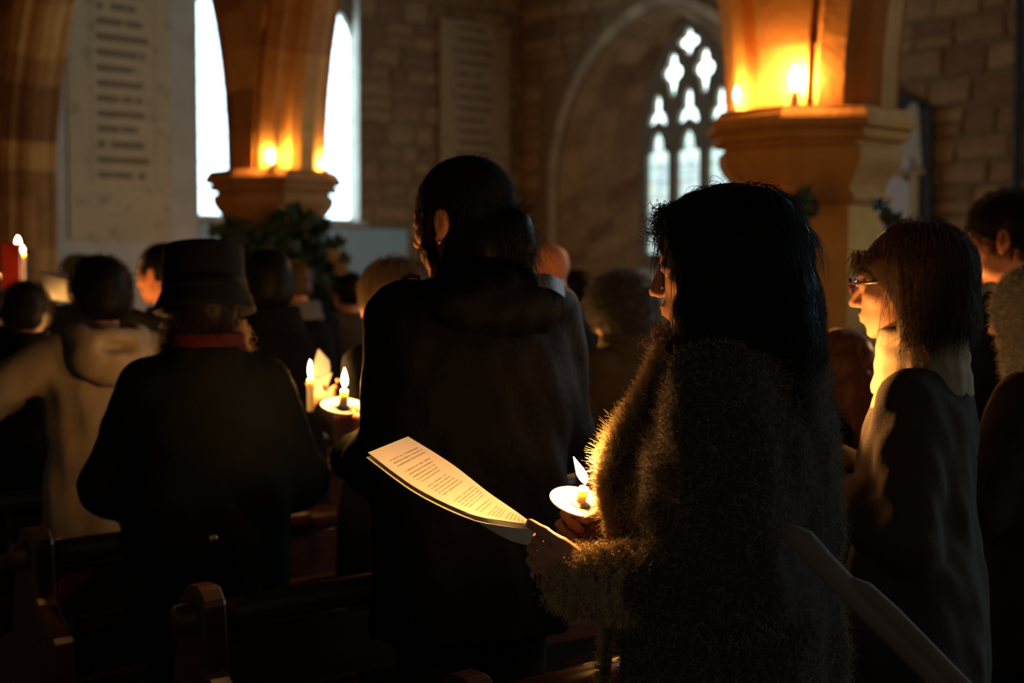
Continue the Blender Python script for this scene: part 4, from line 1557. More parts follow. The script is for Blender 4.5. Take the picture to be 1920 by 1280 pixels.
# turned woolly cuff on the near sleeve
el, wr = fw['arm'][-1][0], fw['arm'][-1][1]; u = nrm(wr - el)
cf = solid_part(fw, 'woolly_cuff', M_funnel, np.minimum(wr, wr - u * .16) - .11, np.maximum(wr, wr - u * .16) + .11, .008,
                lambda S: (S.cone(wr + u * .030, wr - u * .065, .050, .058, .02), S.ripple(.006, 170, 5)))
cf['label'] = 'curly pale wool cuff turned back at the wrist'
V, N = verts_normals(cf.data)
hair_curves('wool', fuzz_strands(V, N, 14000, .010, 5, .7, 2, curl=.0028), .0006, M_fur, cf)
# hair band on the wrist
bw_ = wr + u * .075
q_ = Vector((0, 0, 1)).rotation_difference(Vector(u)).to_matrix().to_4x4()
for k in range(2):
    c = (bw_ + u * (.009 * k)) * sf
    ob('wrist_band', lathe('wrist_band', [(.039, -.002), (.041, 0), (.039, .002)], 24, cap=False), M_leather, fw['o'], M_W @ T(*c) @ q_)
def fhair(S):
    S.chain([(-.085, .035, -.17), (-.083, .055, -.22), (-.07, .08, -.26)], [.03, .022, .012], .02)
fh = hair(fw, 'long', M_hdark, 9000, .09, curl=.002, rad=.0004, seed=2, lift=.004, freq=60, h=.0062, spread=.07, extra=fhair, m=10, front=.064)
# curls over the forehead and loose lit curls in front of the shoulder
def curl_locks(p, n, box, length, mat, rad, seed, parent, turns=2.0, cr=.006, down=(0, 0, -1)):
    r = np.random.default_rng(seed); hf = p['hf']
    q = r.uniform(box[0], box[1], (n, 3))
    m = 16; pts = np.empty((n, m, 3)); ph = r.uniform(0, 6.28, n); L = length * r.uniform(.6, 1.2, n); cc = cr * r.uniform(.5, 1.3, n)
    dd = np.array(down) + r.normal(size=(n, 3)) * .25; dd /= np.linalg.norm(dd, axis=1, keepdims=True)
    e1 = np.cross(dd, (.3, .9, .1)); e1 /= np.linalg.norm(e1, axis=1, keepdims=True); e2 = np.cross(dd, e1)
    for k, t in enumerate(np.linspace(0, 1, m)):
        a = ph + turns * 6.28 * t
        pts[:, k] = q + dd * (L * t)[:, None] + (e1 * np.cos(a)[:, None] + e2 * np.sin(a)[:, None]) * (cc * min(1, t * 3))[:, None]
    w = (pts.reshape(-1, 3) @ hf[0].T + hf[1]) * p['s']
    return hair_curves('curls', w.reshape(n, m, 3), rad, mat, parent)
curl_locks(fw, 260, ((-.06, .055, .065), (.05, .085, .105)), .045, M_hdark, .0006, 5, fh, 2.2, .007, (0, .5, -.6))
curl_locks(fw, 130, ((.0, .075, -.13), (.055, .115, -.085)), .075, M_hred, .0005, 6, fh, 2.0, .010, (-.15, .25, -1))
cand = candle(cand_f, 'lit candle in a round card drip guard held by the woman in the furry coat', (.20, -.30, .93), .0085, .030, .060, .052, .044, .0165, (-.42, .05))
# song sheet: folded A4 pages
PA = [P(690, 848, 2.38), P(780, 914, 2.36), P(880, 962, 2.33), P(945, 976, 2.31), P(1003, 984, 2.29)]
PB = [P(765, 818, 2.52), P(845, 868, 2.50), P(915, 922, 2.46), P(960, 953, 2.42), P(986, 972, 2.37)]
sheet = empty('song_sheet', T(*P(990, 985, 2.3))); tag(sheet, 'open printed song sheet lit by the candle, held by the woman in the furry coat', 'paper')
I4 = Matrix()
ob('page', sheet_mesh('page', PA, PB, 30, 8), M_print, sheet, I4)
off = Vector((-.003, -.002, -.006))
ob('page', sheet_mesh('page', [p + off + Vector((.0, 0, -.002)) for p in PA], [p + off for p in PB], 24, 6), M_paper, sheet, I4)
F1 = [P(870, 961, 2.329), P(945, 978, 2.309), P(1004, 985, 2.289)]
F2 = [P(905, 985, 2.33), P(955, 1012, 2.31), P(1001, 1024, 2.29)]
ob('page', sheet_mesh('page', F1, F2, 12, 4), M_paper, sheet, I4)
F3 = [P(985, 985, 2.32), P(1010, 996, 2.31), P(1026, 1000, 2.30)]
F4 = [P(985, 1020, 2.32), P(1005, 1020, 2.31), P(1018, 1019, 2.30)]
ob('page', sheet_mesh('page', F3, F4, 8, 3), M_paper, sheet, I4)

# ------------------------------------------------------------------ the woman with glasses
gw = make_person('woman with a brown bob and red-framed glasses in profile, face lit orange', 1722, 409, 2.78, 58, head=(4, -4, 0), fem=True, shoulders=.138, shz=1.345, hat_h=.018, skin=M_skin,
                 arms={-1: (P(1535, 905, 2.80), (-.8, .4, .35), (.2, -.3, .9), {}, (-.3, -.7, -.8)), 1: (P(1530, 850, 2.88), (-.8, .1, .4), (.4, -.2, .9), dict(curl=(.8, .85, .9, .95)), (.7, -.3, -.6))}, hr=.0045)
gco = coat(gw, M_sweater, [(.70, 0, .01, .198, .158), (.8, 0, .01, .200, .158), (.95, 0, 0, .190, .140), (1.08, 0, 0, .152, .115), (1.22, 0, 0, .155, .118), (1.30, 0, -.01, .150, .108), (1.37, 0, -.02, .105, .088), (1.42, 0, -.02, .075, .07)],
           sleeve=(.062, .056, .046), folds=.007, seed=8, name='sweater', h=.011)
fn_ = neck_ring(gw, M_funnel, 'funnel_neck', 1.345, 1.487, (.112, .104), (.085, .092), .018, .0012, -.010, .006, 3)
fn_['label'] = 'tall camel funnel neck of the sweater'
gh = hair(gw, 'bob', M_hbrown, 6500, .055, curl=.0015, rad=.00045, seed=4, lift=.006, h=.0062, spread=.10, front=-.005)
curl_locks(gw, 700, ((-.075, .045, .055), (.075, .095, .075)), .045, M_hbrown, .0005, 18, gh, .2, .002, (0, .15, -1))
gt = curl_locks(gw, 260, ((-.098, -.07, -.125), (-.084, -.01, -.07)), .075, M_hbrown, .0005, 8, gh, .7, .006)
curl_locks(gw, 25, ((-.090, .0, .0), (-.078, .02, .03)), .14, M_hbrown, .0005, 9, gh, .5, .004)
# glasses: two rims, bridge, temples, lenses
hf = gw['hf']; s = gw['s']
GM = WM[gw['o']] @ S3(s, s, s) @ Matrix.Translation(Vector(hf[1])) @ Matrix(hf[0].tolist()).to_4x4()
M_frame = surf('dark_red_frame', (.16, .03, .02), (.10, .02, .015), 30, .2, 0, spec=.6)
gg = G('lens_glass'); gg.b.inputs['Transmission Weight'].default_value = 1.0; gg.b.inputs['IOR'].default_value = 1.25; gg.b.inputs['Roughness'].default_value = .02; M_lens = gg.done((.98, .96, .94))
gl = ob('spectacles', tube('spectacles', [(-.009, .112, .003), (0, .114, .006), (.009, .112, .003)], .0017, 8), M_frame, gw['o'], GM)
for x in (-1, 1):
    rim = [(x * .031 + .023 * math.cos(a) * (1 + .06 * math.cos(2 * a)), .110 - .006 * abs(math.cos(a)) * (x * math.cos(a) > 0), -.002 + .0165 * math.sin(a)) for a in [2 * math.pi * k / 28 for k in range(29)]]
    ob('rim', tube('rim', rim, .0030, 8), M_frame, gl, GM)
    ob('temple', tube('temple', [(x * .054, .104, .004), (x * .066, .085, .004), (x * .076, .03, .003), (x * .079, -.005, -.004), (x * .078, -.02, -.018)], [.0034, .0036, .003, .0026, .002], 8), M_frame, gl, GM)
    lens = [(p[0] * 1, p[1], p[2]) for p in rim[:-1]]
    c_ = (x * .031, .112, -.002)
    v = [c_] + lens; f = [(0, 1 + k, 1 + (k + 1) % 28) for k in range(28)]
    v2 = [(a, b - .0012, c) for a, b, c in v]; f += [tuple(i + 29 for i in q[::-1]) for q in f] + [(1 + k, 30 + k, 30 + (k + 1) % 28, 1 + (k + 1) % 28) for k in range(28)]
    ob('lens', pyd('lens', v, f, True) if False else pyd('lens', v + v2, f, True), M_lens, gl, GM)
er = hf[0] @ np.array((-.077, -.002, -.05)) + hf[1]
ob('earring', lathe('earring', [(.001, -.007), (.004, -.004), (.005, 0), (.004, .004), (.001, .007)], 10), M_silver, gw['o'], WM[gw['o']] @ T(*(er * s)))
gc = candle(P(1520, 772, 2.79), 'lit candle held by the woman with glasses, behind the furry coat', (0, 0, 1), .0085, .035, .05, .05, .040, .014)

# ------------------------------------------------------------------ the man in the black coat
mn = make_person('man in a black coat and close black cap with a loose ponytail, seen from behind', 888, 294, YU(888, 1), 34, head=(22, -6, 0), fem=False, hat_h=.012, skin=M_skin2, shoulders=.180,
                 arms={-1: (P(668, 858, 3.10), (-.20, .25, .95), (.3, .2, .9), dict(curl=(.8, .85, .9, .95)), (-.1, -.7, -.8)), 1: None} , hands=(-1,), hr=.005)
mco = coat(mn, M_leather, [(.72, 0, 0, .215, .155), (.8, 0, 0, .217, .155), (.95, 0, 0, .215, .155), (1.08, 0, 0, .215, .152), (1.22, 0, 0, .225, .155), (1.33, 0, -.015, .215, .135), (1.40, 0, -.025, .15, .105), (1.46, 0, -.02, .10, .09)],
           sleeve=(.085, .075, .058), folds=.008, seed=12, cuff=.005, h=.0125)
def mhood(S):
    S.ell((0, -.115, 1.410), (.165, .062, .075), .02)
    S.ell((-.115, -.06, 1.42), (.07, .07, .042), .03); S.ell((.115, -.06, 1.42), (.07, .07, .042), .03)
    S.ell((0, -.06, 1.50), (.10, .07, .05), .015, True)
    S.ripple(.003, 60, 4)
hd = solid_part(mn, 'collar', M_leather, (-.3, -.25, 1.3), (.3, .12, 1.55), .010, mhood)
hd['label'] = 'bulky folded hood of the black coat lying on the shoulders'
neck_ring(mn, M_leather, 'collar', 1.40, 1.50, (.115, .105), (.092, .092), .020, 0, -.02, .007, 6)
mh = hair(mn, 'pony', M_hblack, 2500, .06, rad=.0005, seed=9, lift=.004)
curl_locks(mn, 260, ((-.012, -.160, -.06), (.03, -.12, -.01)), .12, M_hblack, .0006, 3, mh, .5, .008)
curl_locks(mn, 60, ((-.012, -.155, -.03), (.03, -.12, .005)), .045, M_hblack, .0005, 4, mh, .4, .005, (.3, -.8, .5))
hf = mn['hf']; s = mn['s']
er = hf[0] @ np.array((-.079, -.002, -.049)) + hf[1]
ob('earring', lathe('earring', [(.001, -.006), (.0045, -.004), (.006, 0), (.0045, .004), (.001, .006)], 12), M_gold, mn['o'], WM[mn['o']] @ T(*(er * s)))
def mcap(S):
    S.use(mn['hf'])
    S.ell((0, -.022, .040), (.086, .110, .090), .008)
    S.ell((0, .02, -.075), (.2, .2, .098), .008, True)
    S.ell((0, -.04, -.065), (.2, .2, .055), .02, True)
o_ = mn['hf'][1]
cp = solid_part(mn, 'cap', M_hat, o_ - .16, o_ + .17, .0065, mcap)
cp['label'] = 'close-fitting black cap'
ob('hood_edge_highlight', tube('hood_edge_highlight', [P(746, 566, 2.93), P(747, 540, 2.91), P(755, 522, 2.90), P(769, 515, 2.90), P(784, 519, 2.91), P(786, 534, 2.92)], [.003, .0055, .006, .006, .005, .003], 8), M_edge_highlight, mn['o'], I4)['label'] = 'candle highlight on the edge of the hood, put into a brown colour'
flap = ob('collar_sheen_patch', sheet_mesh('collar_sheen_patch', [P(1008, 512, 2.86), P(1034, 516, 2.88), P(1056, 528, 2.92)], [P(1008, 536, 2.84), P(1036, 543, 2.86), P(1059, 558, 2.90)], 12, 4, .0015), M_collar_sheen, mn['o'], I4)
flap['label'] = 'grey collar patch with the daylight sheen put into its colour'
mc = candle(P(643, 762, 3.16), 'lit candle in a white card guard beside the arm of the black coat', (.12, -.26, .95), .0098, .042, .07, .053, .044, .0155)

# ------------------------------------------------------------------ the person in the black hat
hw = make_person('person in a flat-topped black hat, red scarf and dark green coat, seen from behind', 385, 470, YU(385, 2), 16, head=(0, -10, 0), fem=True, hat_h=.02, shoulders=.16, lean=.02, shz=1.335)
hco = coat(hw, M_green, [(.70, 0, 0, .215, .165), (.8, 0, 0, .22, .17), (.95, 0, 0, .228, .175), (1.08, 0, 0, .232, .175), (1.20, 0, -.005, .228, .168), (1.30, 0, -.015, .195, .142), (1.38, 0, -.02, .145, .112), (1.46, 0, -.01, .10, .09)],
           sleeve=(.095, .088, .066), folds=.009, seed=21, h=.0135)
neck_ring(hw, M_scarf, 'scarf', 1.41, 1.495, (.135, .118), (.105, .100), .02, .004, .0, .007, 8)['label'] = 'red patterned scarf round the neck'
hh = hair(hw, 'crop', M_hdark, 900, .05, curl=.005, seed=31, lift=.010, freq=150, top=-.03)
curl_locks(hw, 260, ((.075, -.05, -.13), (.115, .04, -.05)), .07, M_hblond, .0008, 11, hh, 2.0, .010)
curl_locks(hw, 260, ((-.115, -.05, -.13), (-.075, .04, -.05)), .07, M_hblond, .0008, 12, hh, 2.0, .010)
hf = hw['hf']; s = hw['s']
HM = WM[hw['o']] @ S3(s, s, s) @ Matrix.Translation(Vector(hf[1])) @ Matrix(hf[0].tolist()).to_4x4() @ T(0, -.030, .004)
hat = ob('hat', lathe('hat', [(.119, .012), (.115, .05), (.112, .09), (.112, .140), (.107, .150), (.09, .153), (.02, .148)], 40), M_hat, hw['o'], HM)
hat['label'] = 'flat-topped black felt hat with a drooping brim'
ob('brim', lathe('brim', [(.114, .03), (.122, .012), (.137, -.02), (.143, -.035), (.141, -.038), (.130, -.022), (.112, .012)], 40, cap=False), M_hat, hat, HM)
ob('hat_band', lathe('hat_band', [(.1175, .028), (.118, .03), (.116, .055), (.1145, .056)], 40, cap=False), M_leather, hat, HM)
candle(P(350, 715, 3.79), 'lit candle held in front of the person in the black hat, hidden by the coat', (0, 0, 1), .0085, .035, .08, .05, .030, .011)
ob('coat_button', lathe('coat_button', [(.001, -.003), (.009, -.002), (.010, 0), (.009, .002), (.001, .003)], 14), M_gold, hw['o'],
   Matrix.Translation(P(400, 1009, 3.20)) @ Matrix.Rotation(R(90), 4, 'X'))

# ------------------------------------------------------------------ the crowd further on
cr = make_person('person with dark hair in a pale cream hooded fleece, seen from behind', 192, 474, YU(192, 3), 30, head=(8, -6, 0), fem=True, hat_h=.015, shoulders=.17,
                 arms={-1: (P(22, 740, 4.3), (-.3, .8, .3), (.3, .2, .9), {}, (-.8, -.4, -.3)), 1: None})
coat(cr, M_cream, bulk=1.04, sleeve=(.078, .07, .058), seed=33, name='fleece_jacket')
def chood(S):
    S.ell((.0, -.135, 1.375), (.135, .07, .10), .02); S.ell((-.09, -.06, 1.44), (.05, .08, .045), .03); S.ell((.09, -.06, 1.44), (.05, .08, .045), .03)
    S.ell((0, -.065, 1.47), (.075, .07, .06), .02, True); S.ell((0, -.20, 1.41), (.06, .05, .02), .03, True); S.ripple(.004, 50, 2)
solid_part(cr, 'hood', M_cream, (-.25, -.27, 1.22), (.25, .1, 1.55), .011, chood)['label'] = 'soft hood hanging behind the neck'
hair(cr, 'crop', M_hblack, 1800, .06, seed=41, lift=.008)
candle(P(150, 642, 5.25), 'lit candle held in front of the cream fleece, hidden by its back', (0, 0, 1), .0085, .035, .08, .05, .030, .010)

ch1 = make_person('dark-haired person bending the head beside the cream fleece sleeve', 40, 519, YU(40, 4), 30, head=(-25, -22, 0), fem=True, H=1.50, skin=M_skin2)
coat(ch1, M_coatblack, bulk=1.0, seed=51); neck_ring(ch1, M_coatblack, 'collar', 1.40, 1.49, (.13, .12), (.105, .10), .02); hair(ch1, 'crop', M_hdark, 1200, .06, seed=51, lift=.01)
ch2 = make_person('dark head cut off by the picture edge beside the red book', -22, 500, YU(-22, 5), 40, head=(0, -5, 0), fem=True)
coat(ch2, M_coatblack, seed=52); hair(ch2, 'crop', M_hblack, 900, .06, seed=52)
bl = make_person('person with a pale streak on dark hair, behind the head of the cream fleece', 152, 472, YU(152, 6.7), 35, head=(15, -5, 0), fem=True)
coat(bl, M_navy, seed=53); hair(bl, 'crop', M_hgrey, 1800, .05, seed=53, lift=.01, curl=.002)
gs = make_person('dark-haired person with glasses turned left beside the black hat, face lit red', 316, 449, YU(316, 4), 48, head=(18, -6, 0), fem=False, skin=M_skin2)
coat(gs, M_coatblack, seed=54); hair(gs, 'short', M_hblack, 1200, .05, seed=54)
hf = gs['hf']; s = gs['s']
GM = WM[gs['o']] @ S3(s, s, s) @ Matrix.Translation(Vector(hf[1])) @ Matrix(hf[0].tolist()).to_4x4()
gl = ob('spectacles', tube('spectacles', [(-.009, .112, .003), (0, .114, .006), (.009, .112, .003)], .0017, 8), M_leather, gs['o'], GM)
for x in (-1, 1):
    rim = [(x * .031 + .022 * math.cos(a), .110, -.002 + .017 * math.sin(a)) for a in [2 * math.pi * k / 24 for k in range(25)]]
    ob('rim', tube('rim', rim, .0018, 8), M_leather, gl, GM)
    ob('temple', tube('temple', [(x * .053, .108, .004), (x * .076, .03, .003), (x * .079, -.015, -.012)], .002, 6), M_leather, gl, GM)
candle(P(268, 660, 5.0), 'lit candle held by the person with glasses beside the black hat, below the red-lit face', (0, 0, 1), .0085, .035, .08, .05, .038, .013)
dk = make_person('tall dark figure right behind the black hat, in front of the ivy', 502, 457, YU(502, 3), 35, head=(0, -4, 0), fem=False)
coat(dk, M_coatblack, bulk=1.08, seed=55); neck_ring(dk, M_coatblack, 'collar', 1.40, 1.50, (.13, .12), (.105, .10), .02); hair(dk, 'crop', M_hblack, 1200, .05, seed=55)
er_ = make_person('person with a red-lit ear and grey collar below the ivy', 556, 484, YU(556, 5), 40, head=(10, -8, 0), fem=False, skin=M_skin2)
coat(er_, M_navy, seed=56); hair(er_, 'short', M_hbrown, 1000, .04, seed=56)
neck_ring(er_, M_grey, 'collar', 1.40, 1.50, (.14, .125), (.10, .095), .02, 0, -.02, .008, 5)['label'] = 'grey collar'
candle(P(545, 640, 6.0), 'lit candle held by the person with the grey collar, hidden by the tall dark figure', (0, 0, 1), .0085, .035, .08, .05, .038, .013)
d2 = make_person('dark-haired person between the ivy and the blonde head', 657, 505, YU(657, 6.7), 40, head=(10, -8, 0), fem=True)
coat(d2, M_olive, seed=57); hair(d2, 'crop', M_hblack, 1200, .07, seed=57)
bd = make_person('person with light cropped hair and candlelit cheek, left of the black coat', 748, 476, YU(748, 2), 42, head=(12, -8, 0), fem=True, hat_h=.018,
                 arms={-1: (P(612, 770, 3.86), (-.5, .6, .5), (.3, .2, .9), dict(curl=(.8, .85, .9, .95)), (-.05, -.6, -.9)), 1: None}, shoulders=.15)
coat(bd, M_navy, seed=58); hair(bd, 'crop', M_hmouse, 4000, .05, seed=58, lift=.008, rad=.0005)
bc = candle(P(582, 724, 3.84), 'lit candle in front of the white paper, beside the shoulder of the dark green coat', (0, 0, 1), .0098, .022, .07, .0, .046, .012)
pap = empty('paper', T(*P(606, 745, 4.11))); tag(pap, 'folded white paper standing behind the candle beside the dark green coat', 'paper')
ob('page', sheet_mesh('page', [P(578, 712, 4.09), P(588, 682, 4.11), P(597, 654, 4.13)], [P(616, 700, 4.11), P(619, 690, 4.13), P(617, 676, 4.15)], 10, 6), M_paper, pap, I4)
ob('page', sheet_mesh('page', [P(572, 718, 4.06), P(588, 740, 4.06), P(600, 756, 4.06)], [P(623, 698, 4.08), P(613, 728, 4.08), P(606, 757, 4.08)], 10, 6), M_paper, pap, I4)
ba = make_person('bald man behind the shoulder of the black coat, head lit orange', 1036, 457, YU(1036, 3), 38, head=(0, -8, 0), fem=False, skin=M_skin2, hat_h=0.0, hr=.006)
coat(ba, M_navy, seed=59);
d3 = make_person('dark figure between the bald man and the grey curly head', 1083, 500, YU(1083, 4), 40, head=(8, -6, 0), fem=False, skin=M_skin2)
coat(d3, M_coatblack, seed=60); hair(d3, 'short', M_hblack, 900, .04, seed=60)
cu = make_person('person with curly grey hair between the black coat and the woman in profile', 1172, 498, YU(1172, 2), 40, head=(10, -6, 0), fem=True, hat_h=.035)
coat(cu, M_olive, seed=61); hair(cu, 'curly', M_hgrey, 6000, .035, curl=.004, seed=61, lift=.012, freq=420, rad=.0005)
neck_ring(cu, M_olive, 'collar', 1.40, 1.49, (.13, .115), (.10, .095), .02, .003, -.015, .008, 7)
candle(P(1030, 705, 4.62), 'lit candle held by the person with curly grey hair, hidden by the black coat', (0, 0, 1), .0085, .035, .08, .05, .038, .013)
au = make_person('person with auburn hair in dark clothes between the two women on the right', 1580, 600, YU(1580, 1), 50, head=(15, -5, 0), fem=True, H=1.36)
coat(au, M_coatblack, seed=62); hair(au, 'long', M_hred, 2500, .10, curl=.004, seed=62, lift=.01, freq=90)
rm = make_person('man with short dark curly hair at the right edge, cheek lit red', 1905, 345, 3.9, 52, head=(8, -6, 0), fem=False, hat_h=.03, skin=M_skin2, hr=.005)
coat(rm, M_navy, seed=63); hair(rm, 'short', M_hdark, 4000, .03, curl=.004, seed=63, lift=.014, freq=420, rad=.0006)
candle(P(1770, 640, 4.0), 'lit candle held by the curly-haired man at the right edge, hidden by the brown bob', (0, 0, 1), .0085, .035, .08, .05, .038, .013)
fg = make_person('person in a grey fur-trimmed hood and brown knitted coat at the right edge', 1958, 478, 3.15, 45, head=(0, -4, 0), fem=True, hat_h=.03)
coat(fg, M_knit, bulk=1.05, seed=64)
def ghood(S):
    S.use(fg['hf'])
    S.ell((0, -.03, .005), (.125, .135, .130), .02); S.ell((0, -.06, -.12), (.155, .13, .11), .05)
    S.ell((0, .15, -.03), (.085, .11, .13), .02, True)
o_ = fg['hf'][1]
gho = solid_part(fg, 'hood', M_grey, o_ - (.24, .26, .32), o_ + (.24, .24, .2), .010, ghood)
gho['label'] = 'grey fluffy hood'
V, N = verts_normals(gho.data)
hair_curves('fur', fuzz_strands(V, N, 14000, .013, 4, .6, 9), .0005, M_furgrey, gho)

# ------------------------------------------------------------------ book, sheet and candles at the far left; candles on the capitals
sh3 = empty('song_sheet', T(*P(120, 560, 5.45))); tag(sh3, 'lit sheet of paper held up beside the dark head in the cream fleece', 'paper')
ob('page', sheet_mesh('page', [P(72, 507, 5.42), P(80, 530, 5.42), P(92, 560, 5.42)], [P(138, 514, 5.18), P(146, 540, 5.18), P(154, 568, 5.48)], 10, 8), M_paper, sh3, I4)
bk = empty('book', T(*P(20, 520, 5.5))); tag(bk, 'red book cover held up at the left edge below the twin candle flames', 'book')
M_red = surf('red_book_cloth', (.50, .035, .02), (.42, .03, .02), 8, .7, .1, 60)
a, b = P(3, 455, 5.5), P(39, 516, 5.5)
ob('cover', box_mesh('cover', a.x, b.x, 5.49, 5.494, b.z - .06, a.z, .0015), M_red, bk, I4)
ob('cover', box_mesh('cover', a.x, b.x, 5.512, 5.516, b.z - .06, a.z, .0015), M_red, bk, I4)
ob('page_block', box_mesh('page_block', a.x + .003, b.x - .003, 5.494, 5.512, b.z - .055, a.z - .004), M_paper, bk, I4)
candle(P(34, 468, 6.0), 'lit candle rising behind the red book at the left edge', (0, 0, 1), .010, .012, .30, 0, .040, .020)
candle(P(43, 482, 5.9), 'pale candle just right of the red book, lower of the two', (0, 0, 1), .010, .018, .30, 0, .022, .014)
capz = SPRING
def cap_candle(i, x, y, lab, fh=.05, r=.016, above=.05):
    p = CH @ Vector((AX + x, PY[i] + y, capz))
    candle(p, lab, (0, 0, 1), r, above, -.001, 0, fh, fh * .36)
cap_candle(1, -.385, -.20, 'lit candle in the middle of the nearer pillar capital, against the stone', .11, .022, .08)
cap_candle(1, -.37, .17, 'lit candle on the window side of the nearer pillar capital', .07, .02, .06)
cap_candle(2, -.26, -.38, 'lit candle in the middle of the farther pillar capital', .085, .02, .05)
cap_candle(2, .20, -.42, 'lit candle at the window side of the farther pillar capital', .06, .02, .03)

# ------------------------------------------------------------------ ivy round the pillars
def leaf_mesh():
    o = [(0, 0), (.28, -.10), (.50, .10), (.36, .30), (.52, .52), (.24, .58), (0, 1.0), (-.24, .58), (-.52, .52), (-.36, .30), (-.50, .10), (-.28, -.10)]
    v = [(0, .35, .07)] + [(x, y, -.10 * abs(x) - .05 * y) for x, y in o]
    return pyd('leaf', v, [(0, 1 + i, 1 + (i + 1) % 12) for i in range(12)], True)
M_leaf = surf('ivy_leaf', (.030, .060, .016), (.018, .040, .012), 4, .45, .1, 20, .4, rand=.5)
M_dry = surf('dry_leaf', (.40, .26, .10), (.30, .19, .08), 4, .7, .1, 20, .2, rand=.3)
LM = leaf_mesh(); LM.materials.append(M_leaf); LD = leaf_mesh(); LD.materials.append(M_dry)
def ivy(label, blobs, n, nfree, axis, size, seed, dry=(), rmin=.55):
    Yc = axis.y - .5
    r = random.Random(seed)
    root = empty('ivy', T(*P(blobs[0][0], blobs[0][1], Yc))); tag(root, label, 'ivy')
    bm = bmesh.new()
    def place():
        bx = r.choices(blobs, [b[2] * b[3] for b in blobs])[0]
        a = r.uniform(0, 6.28); q = math.sqrt(r.random())
        px, py = bx[0] + bx[2] * q * math.cos(a), bx[1] + bx[3] * q * math.sin(a)
        xo = P(px, py, Yc).x - axis.x; rr = rmin + r.uniform(.0, .14)
        return P(px, py, axis.y - math.sqrt(max(rr * rr - xo * xo, .02)))
    for k in range(n):
        M = Matrix.Translation(place()) @ Matrix.Rotation(r.uniform(-.8, .8), 4, 'Z') @ Matrix.Rotation(r.uniform(1.0, 2.4), 4, 'X') @ Matrix.Rotation(r.uniform(0, 6.28), 4, 'Z') @ S3(*[size * r.uniform(.7, 1.4)] * 3)
        me = LM.copy(); me.transform(M); bm.from_mesh(me); bpy.data.meshes.remove(me)
    me = bpy.data.meshes.new('foliage'); bm.to_mesh(me); bm.free(); me.materials.append(M_leaf)
    f = ob('foliage', me, None, root, I4); f['kind'] = 'stuff'
    st = []
    for k in range(7):
        p = place(); q = place(); ob('stem', tube('stem', [p, p.lerp(q, .5) + Vector((0, -.03, .05)), q], .006, 6), M_wood, root, I4)
    for k in range(nfree):
        M = Matrix.Translation(place() + Vector((0, -.06, 0))) @ Matrix.Rotation(r.uniform(-.5, .5), 4, 'Z') @ Matrix.Rotation(r.uniform(1.2, 2.0), 4, 'X') @ Matrix.Rotation(r.uniform(0, 6.28), 4, 'Z') @ S3(*[size * 1.3] * 3)
        ob('leaf', LM, None, root, M)
    for (px, py, d) in dry:
        M = Matrix.Translation(P(px, py, Yc - .1)) @ Matrix.Rotation(R(100), 4, 'X') @ Matrix.Rotation(r.uniform(0, 6.28), 4, 'Z') @ S3(*[size * 1.6] * 3)
        lf = ob('leaf', LD if d else LM, None, root, M)
        if d: lf['label'] = 'dry yellow leaf'
    return root
ivy('thick dark bank of ivy round the neck of the farther pillar', [(552, 440, 58, 48), (440, 440, 30, 24), (585, 510, 50, 70), (540, 560, 70, 50), (600, 600, 40, 40), (470, 470, 40, 40)], 1500, 40, CH @ Vector((AX, PY[2], 0)), .075, 3,
    dry=[(633, 487, 1), (645, 512, 1), (636, 530, 1), (645, 494, 0), (641, 445, 0), (405, 442, 0)])
ivy('few dark ivy leaves hanging on the shaft of the nearer pillar', [(1502, 378, 10, 16), (1500, 402, 12, 8)], 14, 6, CH @ Vector((AX, PY[1], 0)), .055, 5, rmin=.47)
ivy('sprig of dark leaves at the edge of the nearer pillar, before the white monument', [(1650, 392, 7, 7), (1662, 412, 14, 6)], 10, 5, CH @ Vector((AX, PY[1], 0)), .05, 6, rmin=.47)

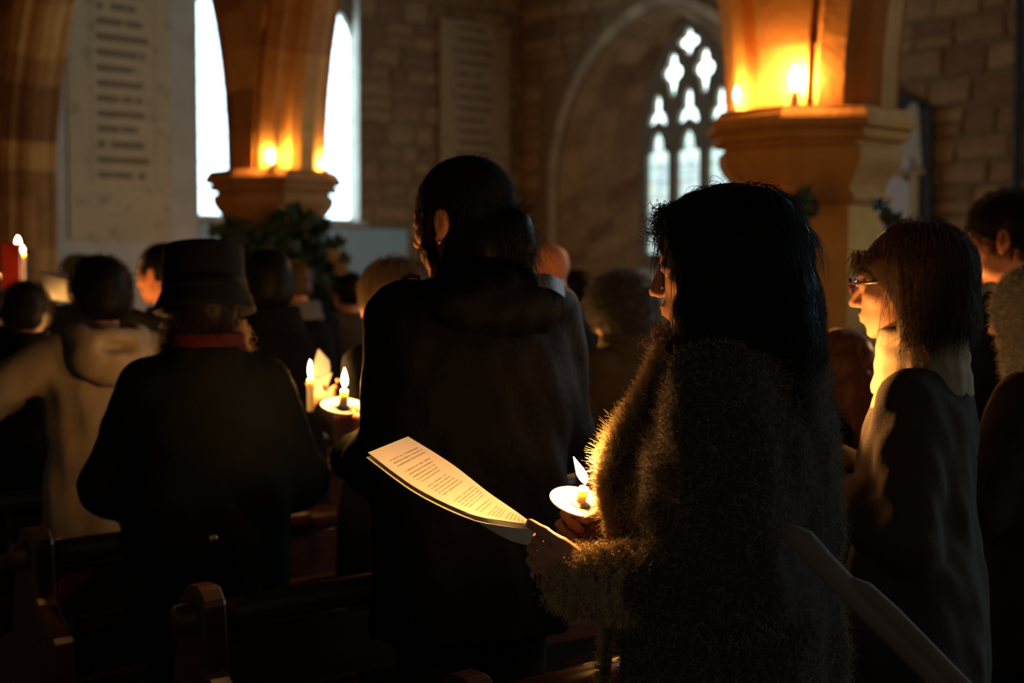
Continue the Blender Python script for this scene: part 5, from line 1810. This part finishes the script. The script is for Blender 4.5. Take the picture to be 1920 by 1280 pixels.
# ------------------------------------------------------------------ pale rolled cloth slanting across the right foreground
ra, rb = P(1470, 985, 1.92), P(1790, 1300, 1.78)
dirv = (rb - ra)
end = ra + dirv * (ra.z / (ra.z - rb.z)) * .985
M_pale = cloth('pale_canvas', (.30, .24, .21), .9, .2, 120)
rc = empty('rolled_cloth', T(end.x, end.y, 0)); tag(rc, 'long pale rolled cloth slanting down in front of the furry coat', 'cloth')
ks = [0, .008, .02, .04, .07, .12, .3, .6, 1]
rad = [.006, .013, .017, .018, .016, .0165, .017, .017, .015]
ob('roll', tube('roll', [ra.lerp(end, k) + Vector((0, 0, .006 if i == 2 else 0)) for i, k in enumerate(ks)], rad, 14), M_pale, rc, I4)
fold_pts = [ra.lerp(end, k) + Vector((.011 * f, -.008 * f, .011 * f)) for k, f in ((.055, .2), (.075, 1.0), (.10, 1.1), (.16, .95), (.3, .9), (.6, .9), (1, .8))]
ob('fold', tube('fold', fold_pts, [.006, .011, .0115, .011, .0105, .0105, .009], 10), M_pale, rc, I4)

# ------------------------------------------------------------------ unseen candle stands added to warm the walls, in the nave and the aisle
def added_candle_stand(x, y, label, lab2, h=1.55, n=6, fh=.036):
    M = CH @ T(x, y, 0)
    e = empty('added_candle_stand', M); tag(e, label, 'added candle stand')
    ob('foot', lathe('foot', [(.20, 0), (.19, .02), (.05, .05), (.03, .10)], 20), M_slate, e, M)
    ob('pole', lathe('pole', [(.018, .08), (.022, .6), (.016, .62), (.018, h)], 12), M_slate, e, M)
    ob('ring', lathe('ring', [(.22, h - .01), (.25, h - .01), (.25, h + .01), (.22, h + .01)], 28, cap=False), M_slate, e, M)
    for k in range(3):
        a_ = k * math.pi / 3
        ob('arm', tube('arm', [(-.24 * math.cos(a_), -.24 * math.sin(a_), h - .002), (.24 * math.cos(a_), .24 * math.sin(a_), h - .002)], .008, 6), M_slate, e, M)
    for k in range(n):
        a_ = k * 2 * math.pi / n
        candle(M @ Vector((.235 * math.cos(a_), .235 * math.sin(a_), h + .012)), lab2, (0, 0, 1), .016, .14, -.001, 0, fh, fh / 3, group=lab2.replace('lit candle', 'candles'))
added_candle_stand(2.6, 10.2, 'tall iron candle stand added for warm light in the nave, left of the picture', 'lit candle on the ring of the added iron stand in the nave')
added_candle_stand(8.5, 11.6, 'low iron candle stand added for warm light in the aisle, hidden behind the crowd', 'lit candle on the ring of the added iron stand in the aisle', 1.20, 5, .042)
